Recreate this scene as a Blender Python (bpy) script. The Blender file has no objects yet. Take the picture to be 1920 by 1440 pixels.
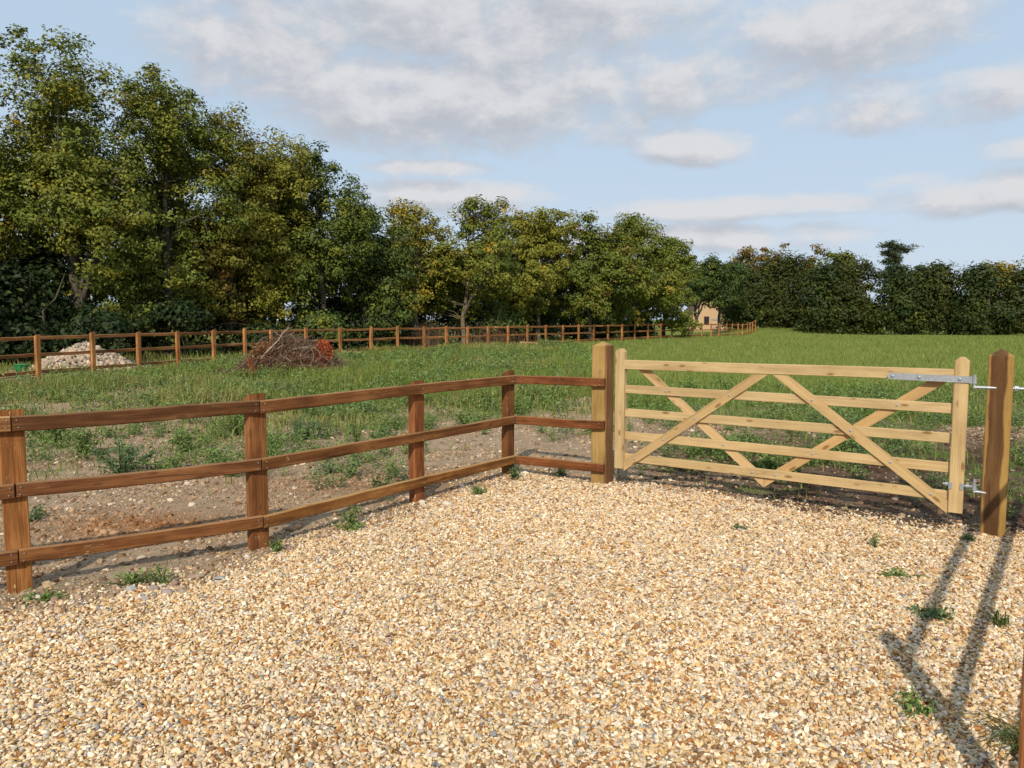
import bpy, bmesh, math, random
import numpy as np
from mathutils import Vector, Matrix

random.seed(7)
RNG = np.random.default_rng(11)
SC = bpy.context.scene
COL = SC.collection
rad = math.radians

# ---------------------------------------------------------------- camera
cam_d = bpy.data.cameras.new("camera")
cam_d.sensor_width = 36.0
cam_d.lens = 36.0 * 1450.0 / 1920.0
cam_d.clip_start = 0.05
cam_d.clip_end = 3000.0
cam = bpy.data.objects.new("camera", cam_d)
COL.objects.link(cam)
cam.location = (0.0, 0.0, 1.65)
cam.rotation_euler = (rad(90.0) - math.atan(124.0 / 1450.0), 0.0, 0.0)
SC.camera = cam

# ---------------------------------------------------------------- light
SUN_EL = rad(35.0)
SUN_H = Vector((-0.17, -0.985)).normalized()          # horizontal direction towards the sun
sun_vec = Vector((SUN_H.x * math.cos(SUN_EL), SUN_H.y * math.cos(SUN_EL), math.sin(SUN_EL)))
sun_d = bpy.data.lights.new("sun", 'SUN')
sun_d.energy = 4.0
sun_d.angle = rad(1.1)
sun_d.color = (1.0, 0.91, 0.77)
sun = bpy.data.objects.new("sun", sun_d)
COL.objects.link(sun)
sun.rotation_euler = sun_vec.to_track_quat('Z', 'Y').to_euler()
sun.location = (-5, -30, 25)

SC.view_settings.view_transform = 'Standard'
SC.view_settings.look = 'None'
SC.view_settings.exposure = 0.0
SC.view_settings.gamma = 1.0
SC.view_settings.use_curve_mapping = False


class NT:
    """small helper for building node trees"""
    def __init__(self, tree):
        self.t = tree

    def n(self, typ, **kw):
        nd = self.t.nodes.new(typ)
        for k, v in kw.items():
            if k == 'inp':
                for kk, vv in v.items():
                    s = nd.inputs[kk]
                    if isinstance(vv, bpy.types.NodeSocket):
                        self.t.links.new(vv, s)
                    else:
                        s.default_value = vv
            else:
                setattr(nd, k, v)
        return nd

    def m(self, op, a, b=None, c=None, clamp=False):
        nd = self.t.nodes.new('ShaderNodeMath')
        nd.operation = op
        nd.use_clamp = clamp
        for i, v in enumerate((a, b, c)):
            if v is None:
                continue
            if isinstance(v, bpy.types.NodeSocket):
                self.t.links.new(v, nd.inputs[i])
            else:
                nd.inputs[i].default_value = v
        return nd.outputs[0]

    def smooth(self, v, lo, hi):
        nd = self.t.nodes.new('ShaderNodeMapRange')
        nd.interpolation_type = 'SMOOTHSTEP'
        self.t.links.new(v, nd.inputs[0])
        nd.inputs[1].default_value = lo
        nd.inputs[2].default_value = hi
        return nd.outputs[0]

    def mix(self, fac, a, b, blend='MIX'):
        nd = self.t.nodes.new('ShaderNodeMix')
        nd.data_type = 'RGBA'
        nd.blend_type = blend
        for s, v in ((nd.inputs[0], fac), (nd.inputs[6], a), (nd.inputs[7], b)):
            if isinstance(v, bpy.types.NodeSocket):
                self.t.links.new(v, s)
            elif isinstance(v, (int, float)):
                s.default_value = v
            else:
                s.default_value = (v[0], v[1], v[2], 1.0)
        return nd.outputs[2]

    def link(self, a, b):
        self.t.links.new(a, b)

    def noise(self, vec, scale, detail=4.0, rough=0.55, dist=0.0, dims='3D'):
        nd = self.n('ShaderNodeTexNoise', noise_dimensions=dims)
        nd.inputs['Scale'].default_value = scale
        nd.inputs['Detail'].default_value = detail
        nd.inputs['Roughness'].default_value = rough
        nd.inputs['Distortion'].default_value = dist
        if vec is not None:
            self.link(vec, nd.inputs['Vector'])
        return nd

    def ramp(self, fac, stops):
        nd = self.t.nodes.new('ShaderNodeValToRGB')
        els = nd.color_ramp.elements
        while len(els) < len(stops):
            els.new(0.5)
        for e, (p, c) in zip(els, stops):
            e.position = p
            e.color = (c[0], c[1], c[2], 1.0)
        self.link(fac, nd.inputs[0])
        return nd.outputs[0]


# ---------------------------------------------------------------- world: sky with broken cloud
world = bpy.data.worlds.new("World")
SC.world = world
world.use_nodes = True
wt = world.node_tree
wt.nodes.clear()

# cloud density as a function of direction (a node group, sampled twice for the shading)
cg = bpy.data.node_groups.new("cloud_density", 'ShaderNodeTree')
cg.interface.new_socket("Vector", in_out='INPUT', socket_type='NodeSocketVector')
cg.interface.new_socket("Density", in_out='OUTPUT', socket_type='NodeSocketFloat')
g = NT(cg)
gi = g.n('NodeGroupInput')
go = g.n('NodeGroupOutput')
sp = g.n('ShaderNodeSeparateXYZ', inp={0: gi.outputs[0]})
az = g.m('ARCTAN2', sp.outputs[0], sp.outputs[1])
el = g.m('ARCSINE', sp.outputs[2])
# flat cloud deck coordinates: far clouds get squashed towards the horizon
den = g.m('ADD', g.m('MAXIMUM', sp.outputs[2], 0.0), 0.10)
cvec = g.n('ShaderNodeCombineXYZ', inp={0: g.m('DIVIDE', sp.outputs[0], den), 1: g.m('DIVIDE', sp.outputs[1], den), 2: 0.37})
n1 = g.noise(cvec.outputs[0], 1.25, 6.0, 0.55, 0.2)
n2 = g.noise(cvec.outputs[0], 0.55, 3.0, 0.5)
avec = g.n('ShaderNodeCombineXYZ', inp={0: az, 1: g.m('MULTIPLY', el, 1.75), 2: 0.0})
n3 = g.noise(avec.outputs[0], 8.5, 10.0, 0.64, 0.15)
# banks of cloud: azimuth, elevation, half width, half height (radians), weight
BANKS = [(-0.04, 0.36, 0.34, 0.09, 1.15), (-0.06, 0.27, 0.30, 0.075, 1.15), (-0.30, 0.30, 0.16, 0.06, .8),
         (-0.28, 0.39, 0.16, 0.06, .6), (0.22, 0.275, 0.18, 0.045, .75),
         (0.41, 0.325, 0.17, 0.05, 1.0), (0.68, 0.36, 0.07, 0.07, .9), (0.235, 0.207, 0.085, 0.027, 1.05),
         (0.27, 0.132, 0.17, 0.018, 1.0), (0.575, 0.135, 0.14, 0.03, 1.1), (-0.08, 0.152, 0.15, 0.025, .95),
         (0.20, 0.098, 0.25, 0.022, .9), (0.64, 0.175, 0.11, 0.018, .75), (-0.10, 0.186, 0.09, 0.012, .8), (0.52, 0.235, 0.24, 0.030, .55), (0.05, 0.222, 0.14, 0.018, .5), (0.47, 0.155, 0.05, 0.012, .7)]
acc = None
for (a0, e0, ra, re, w) in BANKS:
    da = g.m('DIVIDE', g.m('SUBTRACT', az, a0), ra)
    de = g.m('DIVIDE', g.m('SUBTRACT', el, e0), re)
    r2 = g.m('ADD', g.m('MULTIPLY', da, da), g.m('MULTIPLY', de, de))
    b = g.m('MULTIPLY', g.m('MAXIMUM', g.m('SUBTRACT', 1.0, r2), -0.6), w)
    acc = b if acc is None else g.m('MAXIMUM', acc, b)
generic = g.m('MULTIPLY', g.m('SUBTRACT', n2.outputs[0], 0.52), 2.6)
# the broken deck goes on over the rest of the sky
behind = g.smooth(g.m('ABSOLUTE', az), 0.70, 1.0)
high = g.smooth(el, 0.42, 0.60)
out_of_banks = g.m('MAXIMUM', behind, high)
acc2 = g.m('ADD', g.m('MULTIPLY', acc, g.m('SUBTRACT', 1.0, out_of_banks)), g.m('MULTIPLY', generic, out_of_banks))
d = g.m('ADD', g.m('MULTIPLY', acc2, 0.62), g.m('MULTIPLY', g.m('SUBTRACT', n1.outputs[0], 0.5), 0.55))
d = g.m('ADD', d, g.m('MULTIPLY', g.m('SUBTRACT', n3.outputs[0], 0.5), 1.9))
g.link(d, go.inputs[0])

w = NT(wt)
tc = w.n('ShaderNodeTexCoord')
sky = w.n('ShaderNodeTexSky', sky_type='NISHITA')
sky.sun_disc = False
sky.sun_elevation = SUN_EL
sky.sun_rotation = math.atan2(SUN_H.x, SUN_H.y)
sky.altitude = 20.0
sky.air_density = 1.0
sky.dust_density = 1.6
sky.ozone_density = 1.0
dirn = w.n('ShaderNodeVectorMath', operation='NORMALIZE', inp={0: tc.outputs['Generated']})
c1 = w.n('ShaderNodeGroup', node_tree=cg)
w.link(dirn.outputs[0], c1.inputs[0])
up = w.n('ShaderNodeVectorMath', operation='ADD', inp={0: dirn.outputs[0]})
up.inputs[1].default_value = (0.012, 0.0, 0.022)
upn = w.n('ShaderNodeVectorMath', operation='NORMALIZE', inp={0: up.outputs[0]})
c2 = w.n('ShaderNodeGroup', node_tree=cg)
w.link(upn.outputs[0], c2.inputs[0])
mask = w.smooth(c1.outputs[0], -0.10, 0.56)
shade = w.smooth(w.m('SUBTRACT', c1.outputs[0], c2.outputs[0]), -0.38, 0.40)
ccol = w.mix(shade, (4.3, 4.5, 5.0), (6.3, 6.3, 6.45))
# thin high veil whitens the blue everywhere
veil = w.mix(0.88, sky.outputs[0], (4.55, 5.8, 7.15))
sepz = w.n('ShaderNodeSeparateXYZ', inp={0: dirn.outputs[0]})
low = w.m('SUBTRACT', 1.0, w.smooth(sepz.outputs[2], 0.0, 0.30))
veil = w.mix(w.m('MULTIPLY', low, 0.45), veil, (6.0, 6.6, 7.4))
full = w.mix(w.m('MULTIPLY', mask, 0.95), veil, ccol)
bg = w.n('ShaderNodeBackground', inp={'Color': full, 'Strength': 0.115})
wo = w.n('ShaderNodeOutputWorld')
w.link(bg.outputs[0], wo.inputs[0])


# ================================================================ helpers
def tag(o, label=None, cat=None, group=None, kind=None):
    if label:
        o["label"] = label
    if cat:
        o["category"] = cat
    if group:
        o["group"] = group
    if kind:
        o["kind"] = kind
    return o


def empty(name, loc=(0, 0, 0), rotz=0.0):
    o = bpy.data.objects.new(name, None)
    o.empty_display_size = 0.2
    COL.objects.link(o)
    o.location = loc
    o.rotation_euler = (0, 0, rotz)
    return o


def link_mesh(name, me, mat=None, parent=None, mw=None):
    o = bpy.data.objects.new(name, me)
    COL.objects.link(o)
    if mat is not None and not me.materials:
        me.materials.append(mat)
    if parent is not None:
        o.parent = parent
    if mw is not None:
        if parent is not None:
            # parents are unrotated empties or unscaled parts: express the world matrix in them
            o.matrix_local = WORLD.get(parent.name, Matrix.Translation(parent.location) @ parent.rotation_euler.to_matrix().to_4x4()).inverted() @ mw
        else:
            o.matrix_local = mw
        WORLD[o.name] = mw
    return o


WORLD = {}


def np_mesh(name, verts, faces, cols=None, smooth=False, attr="col"):
    """mesh from numpy arrays; faces is (n,3) or (n,4)"""
    me = bpy.data.meshes.new(name)
    nv, nf, k = len(verts), len(faces), faces.shape[1]
    me.vertices.add(nv)
    me.vertices.foreach_set("co", np.ascontiguousarray(verts, dtype=np.float32).ravel())
    me.loops.add(nf * k)
    me.loops.foreach_set("vertex_index", np.ascontiguousarray(faces, dtype=np.int32).ravel())
    me.polygons.add(nf)
    me.polygons.foreach_set("loop_start", np.arange(0, nf * k, k, dtype=np.int32))
    if smooth:
        me.polygons.foreach_set("use_smooth", np.ones(nf, dtype=bool))
    if cols is not None:
        at = me.attributes.new(attr, 'FLOAT_COLOR', 'POINT')
        c4 = np.ones((nv, 4), dtype=np.float32)
        c4[:, :3] = cols
        at.data.foreach_set("color", c4.ravel())
    me.update(calc_edges=True)
    return me


def hash2(ix, iy, seed):
    h = (ix.astype(np.int64) * 374761393 + iy.astype(np.int64) * 668265263 + seed * 1442695041) & 0xFFFFFFFF
    h = ((h ^ (h >> 13)) * 1274126177) & 0xFFFFFFFF
    return ((h ^ (h >> 16)) & 0xFFFFFF) / float(0xFFFFFF)


def vnoise(x, y, seed=0):
    x = np.asarray(x, dtype=np.float64)
    y = np.asarray(y, dtype=np.float64)
    ix, iy = np.floor(x), np.floor(y)
    fx, fy = x - ix, y - iy
    fx, fy = fx * fx * (3 - 2 * fx), fy * fy * (3 - 2 * fy)
    a, b = hash2(ix, iy, seed), hash2(ix + 1, iy, seed)
    c, d = hash2(ix, iy + 1, seed), hash2(ix + 1, iy + 1, seed)
    return (a * (1 - fx) + b * fx) * (1 - fy) + (c * (1 - fx) + d * fx) * fy


def fbm(x, y, seed=0, octv=4):
    s, a, t = 0.0, 1.0, 0.0
    for i in range(octv):
        s = s + a * vnoise(x * 2 ** i, y * 2 ** i, seed + i * 17)
        t += a
        a *= 0.5
    return s / t


def sstep(v, lo, hi):
    t = np.clip((np.asarray(v, dtype=np.float64) - lo) / (hi - lo), 0, 1)
    return t * t * (3 - 2 * t)


# ================================================================ ground plan
# edge of the gravel drive, running from the left along the fence, round the corner and along the gate
GRAVEL = np.array([(-7.2, 0.3), (-4.6, 2.75), (-2.85, 4.05), (-2.52, 4.27), (-2.15, 4.50), (-1.84, 4.77), (-1.64, 5.12), (-1.42, 5.68), (-1.08, 6.02),
                   (-0.72, 6.65), (-0.30, 7.36), (-0.02, 7.80), (0.22, 8.06), (0.72, 7.68), (1.26, 7.44),
                   (2.12, 6.83), (2.71, 6.40), (3.15, 6.02), (3.57, 5.79), (4.2, 5.55), (3.6, 4.6), (2.6, 3.2), (1.4, 1.55), (0.2, -0.1), (-7.2, -0.4)])


def poly_dist(x, y, poly):
    """signed distance to polygon (positive inside)"""
    x = np.asarray(x, dtype=np.float64)
    y = np.asarray(y, dtype=np.float64)
    best = np.full(x.shape, 1e9)
    inside = np.zeros(x.shape, dtype=bool)
    n = len(poly)
    for i in range(n):
        ax, ay = poly[i]
        bx, by = poly[(i + 1) % n]
        dx, dy = bx - ax, by - ay
        t = np.clip(((x - ax) * dx + (y - ay) * dy) / (dx * dx + dy * dy), 0, 1)
        best = np.minimum(best, np.hypot(x - ax - t * dx, y - ay - t * dy))
        cond = ((ay > y) != (by > y)) & (x < (bx - ax) * (y - ay) / (by - ay + 1e-12) + ax)
        inside ^= cond
    return np.where(inside, best, -best)


def gravel_in(x, y):
    return poly_dist(x, y, GRAVEL) + (fbm(np.asarray(x) * 3.1, np.asarray(y) * 3.1, 5) - 0.5) * 0.34


def gz(x, y):
    """height of the ground"""
    x = np.asarray(x, dtype=np.float64)
    y = np.asarray(y, dtype=np.float64)
    z = 0.16 * sstep(y, 9.5, 19.0) * (1 - sstep(y, 56.0, 74.0))
    far = sstep(y, 9, 16)
    pd = poly_dist(x, y, GRAVEL)
    soil = sstep(-pd, 0.0, 0.5)
    z = z + soil * ((fbm(x * 0.9, y * 0.9, 3) - 0.5) * 0.09 * (1 - far * .3) + (fbm(x * 7, y * 7, 9, 3) - 0.5) * 0.030)
    z = z - soil * (1 - far) * 0.012
    z = z + (1 - soil) * (fbm(x * 1.6, y * 1.6, 21, 3) - 0.5) * 0.035
    # grassy bank at the far corner by the hedge
    z = z + 0.75 * np.exp(-(((x - 26.0) / 4.5) ** 2 + ((y - 77.0) / 3.0) ** 2))
    return z


def green(x, y):
    """how much of the ground is covered by grass and weeds, 0..1"""
    x = np.asarray(x, dtype=np.float64)
    y = np.asarray(y, dtype=np.float64)
    nz = fbm(x * 0.75, y * 0.75, 41) - 0.5
    bare = sstep(fbm(x * .55 + 3.1, y * .55, 47), .56, .66) * (1 - sstep(y, 17, 22))
    nf = fbm(x * 2.6, y * 2.6, 43) - 0.5
    # left paddock: bare by the fence, weeds beyond about ten metres
    start = 10.7 - 0.75 * np.clip(-x - 1.8, 0, 3) + 0.9 * np.clip(x + 0.5, 0, 1.6)
    left = sstep(y - start + nz * 7.0 + nf * 3.0, -2.2, 3.4)
    # strip behind the gate
    right = np.clip(0.36 + nz * 2.4 + nf * 2.0, 0, 1) * sstep(y, 6.2, 7.4)
    right = np.maximum(right, sstep(y + nz * 5.0, 10.2, 13.2))
    wr = sstep(x - (0.75 + 0.03 * y), 0.0, 1.2)
    gcov = left * (1 - wr) + right * wr
    gcov = gcov * (1 - .8 * bare * (1 - wr))
    # sandy strip along the near end of the far fence and worn patches
    dfar = (x + 11.6) * 0.953 - (y - 18.9) * 0.303
    sandy = np.exp(-((dfar - 0.2) / 0.75) ** 2) * (1 - sstep(y, 22, 26))
    gcov = gcov * (1 - 0.85 * sandy)
    patch = np.exp(-(((x + 8.2) / 1.5) ** 2 + ((y - 13.6) / 0.8) ** 2))
    gcov = gcov * (1 - 0.9 * patch)
    return np.clip(gcov, 0, 1)


def lawn(x, y):
    """short mown sward of the field on the right"""
    x = np.asarray(x, dtype=np.float64)
    y = np.asarray(y, dtype=np.float64)
    nz = fbm(x * 0.5, y * 0.5, 61) - 0.5
    edge = x - (0.075 * y + 0.4)
    return sstep(edge + nz * 2.2, -0.6, 1.0) * sstep(y + nz * 3.0, 14.5, 19.0)


# ================================================================ materials
def new_mat(name):
    m = bpy.data.materials.new(name)
    m.use_nodes = True
    m.node_tree.nodes.clear()
    t = NT(m.node_tree)
    out = t.n('ShaderNodeOutputMaterial')
    return m, t, out


def bsdf(t, out, col, rough=0.8, bump=None, bump_d=0.01, strength=0.6, spec=0.3, metallic=0.0):
    b = t.n('ShaderNodeBsdfPrincipled')
    for k, v in (('Base Color', col), ('Roughness', rough), ('Specular IOR Level', spec), ('Metallic', metallic)):
        if isinstance(v, bpy.types.NodeSocket):
            t.link(v, b.inputs[k])
        elif k == 'Base Color':
            b.inputs[k].default_value = (v[0], v[1], v[2], 1)
        else:
            b.inputs[k].default_value = v
    if bump is not None:
        bn = t.n('ShaderNodeBump')
        bn.inputs['Strength'].default_value = strength
        bn.inputs['Distance'].default_value = bump_d
        t.link(bump, bn.inputs['Height'])
        t.link(bn.outputs[0], b.inputs['Normal'])
    t.link(b.outputs[0], out.inputs[0])
    return b


def wood_material(name, dark, mid, light, scuff=(0.55, 0.42, 0.24), scuff_amt=0.0, bleach=None, heart=None, heart_mode=None, knot=(0.12, 0.05, 0.02), knots=0.6, grain=0.55, checks=0.5):
    """sawn softwood; local X is the length of the piece"""
    m, t, out = new_mat(name)
    tco = t.n('ShaderNodeTexCoord')
    oi = t.n('ShaderNodeObjectInfo')
    off = t.n('ShaderNodeVectorMath', operation='SCALE')
    cx = t.n('ShaderNodeCombineXYZ', inp={0: oi.outputs['Random'], 1: t.m('MULTIPLY', oi.outputs['Random'], 7.3), 2: t.m('MULTIPLY', oi.outputs['Random'], 3.7)})
    t.link(cx.outputs[0], off.inputs[0])
    off.inputs['Scale'].default_value = 37.0
    co = t.n('ShaderNodeVectorMath', operation='ADD', inp={0: tco.outputs['Object'], 1: off.outputs[0]})
    s1 = t.n('ShaderNodeVectorMath', operation='MULTIPLY', inp={0: co.outputs[0]})
    s1.inputs[1].default_value = (1.1, 16, 16)
    s2 = t.n('ShaderNodeVectorMath', operation='MULTIPLY', inp={0: co.outputs[0]})
    s2.inputs[1].default_value = (3.5, 140, 140)
    s3 = t.n('ShaderNodeVectorMath', operation='MULTIPLY', inp={0: co.outputs[0]})
    s3.inputs[1].default_value = (2.6, 5.5, 5.5)
    a = t.noise(s1.outputs[0], 1.0, 4, 0.6, 0.8).outputs[0]
    f = t.noise(s2.outputs[0], 1.0, 3, 0.6, 0.2).outputs[0]
    blot = t.noise(s3.outputs[0], 1.0, 4, 0.6).outputs[0]
    v = t.m('ADD', t.m('MULTIPLY', a, 0.62), t.m('MULTIPLY', f, grain * 0.5))
    v = t.m('ADD', v, t.m('MULTIPLY', t.m('SUBTRACT', blot, 0.5), 0.55))
    v = t.m('ADD', v, -0.03)
    col = t.ramp(v, [(0.22, dark), (0.50, mid), (0.82, light)])
    if heart is not None:
        sx = t.n('ShaderNodeSeparateXYZ', inp={0: tco.outputs['Object']})
        wob = t.m('MULTIPLY', t.m('SUBTRACT', t.noise(co.outputs[0], 2.2, 3, .5).outputs[0], 0.5), 0.10)
        if heart_mode == 'middle':
            hm = t.m('SUBTRACT', 1.0, t.smooth(t.m('ABSOLUTE', t.m('ADD', sx.outputs[1], wob)), 0.045, 0.060))
        else:
            hm = t.smooth(t.m('ADD', sx.outputs[1], t.m('MULTIPLY', wob, 0.5)), 0.058, 0.072)
        hcol = t.mix(t.smooth(v, 0.25, 0.75), heart[0], heart[1])
        col = t.mix(hm, col, hcol)
    # knots
    kv = t.n('ShaderNodeVectorMath', operation='MULTIPLY', inp={0: co.outputs[0]})
    kv.inputs[1].default_value = (5.0, 13.0, 13.0)
    vo = t.n('ShaderNodeTexVoronoi')
    vo.inputs['Scale'].default_value = 1.0
    t.link(kv.outputs[0], vo.inputs['Vector'])
    km = t.m('SUBTRACT', 1.0, t.smooth(vo.outputs['Distance'], 0.10, 0.24))
    col = t.mix(t.m('MULTIPLY', km, knots), col, knot)
    bump = t.m('ADD', t.m('MULTIPLY', f, 0.6), a)
    if scuff_amt > 0:
        sc_n = t.noise(co.outputs[0], 5.0, 6, 0.72, 1.2).outputs[0]
        sc_g = t.noise(s2.outputs[0], 0.8, 2, 0.5).outputs[0]
        sm = t.smooth(t.m('ADD', sc_n, t.m('MULTIPLY', t.m('SUBTRACT', sc_g, .5), .5)), 0.665, 0.735)
        col = t.mix(t.m('MULTIPLY', sm, scuff_amt), col, scuff)
    # dark checks running with the grain
    ck = t.n('ShaderNodeVectorMath', operation='MULTIPLY', inp={0: co.outputs[0]})
    ck.inputs[1].default_value = (1.6, 60, 60)
    ckn = t.noise(ck.outputs[0], 1.0, 2, .5, .6).outputs[0]
    col = t.mix(t.m('MULTIPLY', t.smooth(ckn, 0.63, 0.72), checks), col, t.mix(0.72, col, (0.01, 0.005, 0.003)))
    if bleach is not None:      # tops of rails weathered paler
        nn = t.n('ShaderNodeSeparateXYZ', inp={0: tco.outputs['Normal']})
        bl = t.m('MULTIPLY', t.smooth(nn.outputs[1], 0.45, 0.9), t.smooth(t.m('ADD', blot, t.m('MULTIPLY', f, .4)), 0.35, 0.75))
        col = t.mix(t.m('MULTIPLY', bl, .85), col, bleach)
    tint = t.mix(1.0, col, oi.outputs['Color'], 'MULTIPLY')
    bsdf(t, out, tint, 0.85, bump, 0.006, 0.8, spec=0.15)
    return m


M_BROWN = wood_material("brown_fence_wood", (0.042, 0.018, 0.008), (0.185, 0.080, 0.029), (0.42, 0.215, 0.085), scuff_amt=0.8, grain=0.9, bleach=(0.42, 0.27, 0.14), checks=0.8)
M_GATE = wood_material("pale_gate_wood", (0.36, 0.245, 0.118), (0.52, 0.375, 0.19), (0.63, 0.48, 0.265), knot=(0.20, 0.095, 0.035), knots=0.8, grain=0.6, checks=0.22)
M_GPOST = wood_material("gate_post_wood", (0.24, 0.145, 0.045), (0.38, 0.245, 0.085), (0.48, 0.32, 0.125), heart=((0.15, 0.073, 0.029), (0.30, 0.16, 0.066)), heart_mode='side', knots=0.4)
M_HPOST = wood_material("hanging_post_wood", (0.25, 0.140, 0.040), (0.36, 0.215, 0.066), (0.46, 0.29, 0.10), heart=((0.085, 0.040, 0.016), (0.20, 0.105, 0.042)), heart_mode='middle', knots=0.35)
M_PLANK = wood_material("old_plank_wood", (0.12, 0.07, 0.04), (0.28, 0.17, 0.09), (0.42, 0.28, 0.16))


def metal_mat():
    m, t, out = new_mat("galvanised_steel")
    tco = t.n('ShaderNodeTexCoord')
    vo = t.n('ShaderNodeTexVoronoi')
    vo.inputs['Scale'].default_value = 70.0
    t.link(tco.outputs['Object'], vo.inputs['Vector'])
    nz = t.noise(tco.outputs['Object'], 9.0, 4, 0.6).outputs[0]
    v = t.m('ADD', t.m('MULTIPLY', vo.outputs['Color'], 0.35), t.m('MULTIPLY', nz, 0.6))
    col = t.ramp(v, [(0.2, (0.27, 0.29, 0.31)), (0.8, (0.47, 0.49, 0.52))])
    bsdf(t, out, col, 0.48, nz, 0.001, 0.3, spec=0.4, metallic=0.45)
    return m


M_STEEL = metal_mat()


def leaf_mat(name, trans=0.30, rough=0.5, spec=0.25):
    m, t, out = new_mat(name)
    at = t.n('ShaderNodeAttribute', attribute_name="col")
    p = t.n('ShaderNodeBsdfPrincipled')
    t.link(at.outputs['Color'], p.inputs['Base Color'])
    p.inputs['Roughness'].default_value = rough
    p.inputs['Specular IOR Level'].default_value = spec
    tr = t.n('ShaderNodeBsdfTranslucent')
    t.link(t.mix(1.0, at.outputs['Color'], (1.15, 1.2, 0.6), 'MULTIPLY'), tr.inputs[0])
    mx = t.n('ShaderNodeMixShader')
    mx.inputs[0].default_value = trans
    t.link(p.outputs[0], mx.inputs[1])
    t.link(tr.outputs[0], mx.inputs[2])
    t.link(mx.outputs[0], out.inputs[0])
    return m


M_LEAF = leaf_mat("tree_leaves", 0.13, 0.55, 0.2)
M_GRASS = leaf_mat("grass_blades", 0.28, 0.6, 0.15)
M_WEED = leaf_mat("weed_leaves", 0.22, 0.6, 0.15)


def bark_mat():
    m, t, out = new_mat("bark")
    tco = t.n('ShaderNodeTexCoord')
    s = t.n('ShaderNodeVectorMath', operation='MULTIPLY', inp={0: tco.outputs['Object']})
    s.inputs[1].default_value = (9, 9, 2)
    nz = t.noise(s.outputs[0], 1.0, 5, 0.65).outputs[0]
    oi = t.n('ShaderNodeObjectInfo')
    col = t.ramp(nz, [(0.3, (0.045, 0.036, 0.026)), (0.7, (0.14, 0.12, 0.09))])
    col = t.mix(1.0, col, oi.outputs['Color'], 'MULTIPLY')
    bsdf(t, out, col, 0.9, nz, 0.03, 0.8, spec=0.1)
    return m


M_BARK = bark_mat()


def vcol_mat(name, rough=0.85, bump_scale=60.0, attr_type='GEOMETRY', var=0.35, spec=0.2):
    m, t, out = new_mat(name)
    at = t.n('ShaderNodeAttribute', attribute_name="col", attribute_type=attr_type)
    tco = t.n('ShaderNodeTexCoord')
    nz = t.noise(tco.outputs['Object'], bump_scale, 4, 0.6).outputs[0]
    k = t.m('ADD', t.m('MULTIPLY', nz, var * 2), 1.0 - var)
    cc = t.n('ShaderNodeVectorMath', operation='SCALE', inp={0: at.outputs['Color']})
    t.link(k, cc.inputs['Scale'])
    bsdf(t, out, cc.outputs[0], rough, nz, 0.003, 0.3, spec=spec)
    return m


M_STONE_I = vcol_mat("gravel_stone", 0.62, 1.6, 'INSTANCER', 0.16, 0.3)
M_CLOD_I = vcol_mat("soil_clod", 0.95, 2.0, 'INSTANCER', 0.30, 0.05)
M_STONE = vcol_mat("loose_stone", 0.75, 22.0, 'GEOMETRY', 0.3, 0.2)
M_TWIG = vcol_mat("dead_twig", 0.85, 25.0, 'GEOMETRY', 0.35, 0.1)


def ground_mat():
    m, t, out = new_mat("ground")
    geo = t.n('ShaderNodeNewGeometry')
    pos = geo.outputs['Position']
    ag = t.n('ShaderNodeAttribute', attribute_name="green").outputs['Fac']
    al = t.n('ShaderNodeAttribute', attribute_name="lawn").outputs['Fac']
    ad = t.n('ShaderNodeAttribute', attribute_name="damp").outputs['Fac']
    ac = t.n('ShaderNodeAttribute', attribute_name="clay").outputs['Fac']
    ap = t.n('ShaderNodeAttribute', attribute_name="drive").outputs['Fac']
    n_big = t.noise(pos, 0.7, 5, 0.6).outputs[0]
    n_mid = t.noise(pos, 6.0, 5, 0.65).outputs[0]
    n_fin = t.noise(pos, 45.0, 4, 0.65).outputs[0]
    v = t.m('ADD', t.m('MULTIPLY', n_mid, 0.55), t.m('MULTIPLY', n_fin, 0.45))
    soil = t.ramp(v, [(0.30, (0.17, 0.115, 0.070)), (0.52, (0.35, 0.255, 0.165)), (0.74, (0.50, 0.395, 0.28))])
    clay = t.ramp(v, [(0.30, (0.13, 0.055, 0.020)), (0.55, (0.29, 0.135, 0.055)), (0.78, (0.40, 0.23, 0.12))])
    soil = t.mix(t.m('MULTIPLY', ac, t.smooth(n_mid, 0.30, 0.6)), soil, clay)
    damp = t.ramp(v, [(0.30, (0.035, 0.022, 0.014)), (0.55, (0.090, 0.055, 0.036)), (0.80, (0.17, 0.115, 0.08))])
    soil = t.mix(ad, soil, damp)
    gr = t.ramp(v, [(0.28, (0.055, 0.075, 0.020)), (0.52, (0.12, 0.145, 0.042)), (0.76, (0.22, 0.22, 0.085))])
    gm = t.smooth(t.m('ADD', ag, t.m('MULTIPLY', t.m('SUBTRACT', n_fin, 0.5), 0.9)), 0.55, 1.0)
    col = t.mix(t.m('MULTIPLY', gm, 0.85), soil, gr)
    lw = t.ramp(t.m('ADD', t.m('MULTIPLY', n_big, 0.55), t.m('MULTIPLY', n_fin, 0.45)), [(0.30, (0.12, 0.165, 0.034)), (0.55, (0.18, 0.225, 0.05)), (0.8, (0.24, 0.27, 0.075))])
    col = t.mix(al, col, lw)
    dr = t.ramp(n_fin, [(0.3, (0.16, 0.10, 0.05)), (0.7, (0.46, 0.33, 0.19))])
    col = t.mix(ap, col, dr)
    bump = t.m('ADD', n_mid, t.m('MULTIPLY', n_fin, 0.5))
    bsdf(t, out, col, 0.95, bump, 0.05, 0.6, spec=0.05)
    return m


M_GROUND = ground_mat()

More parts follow.
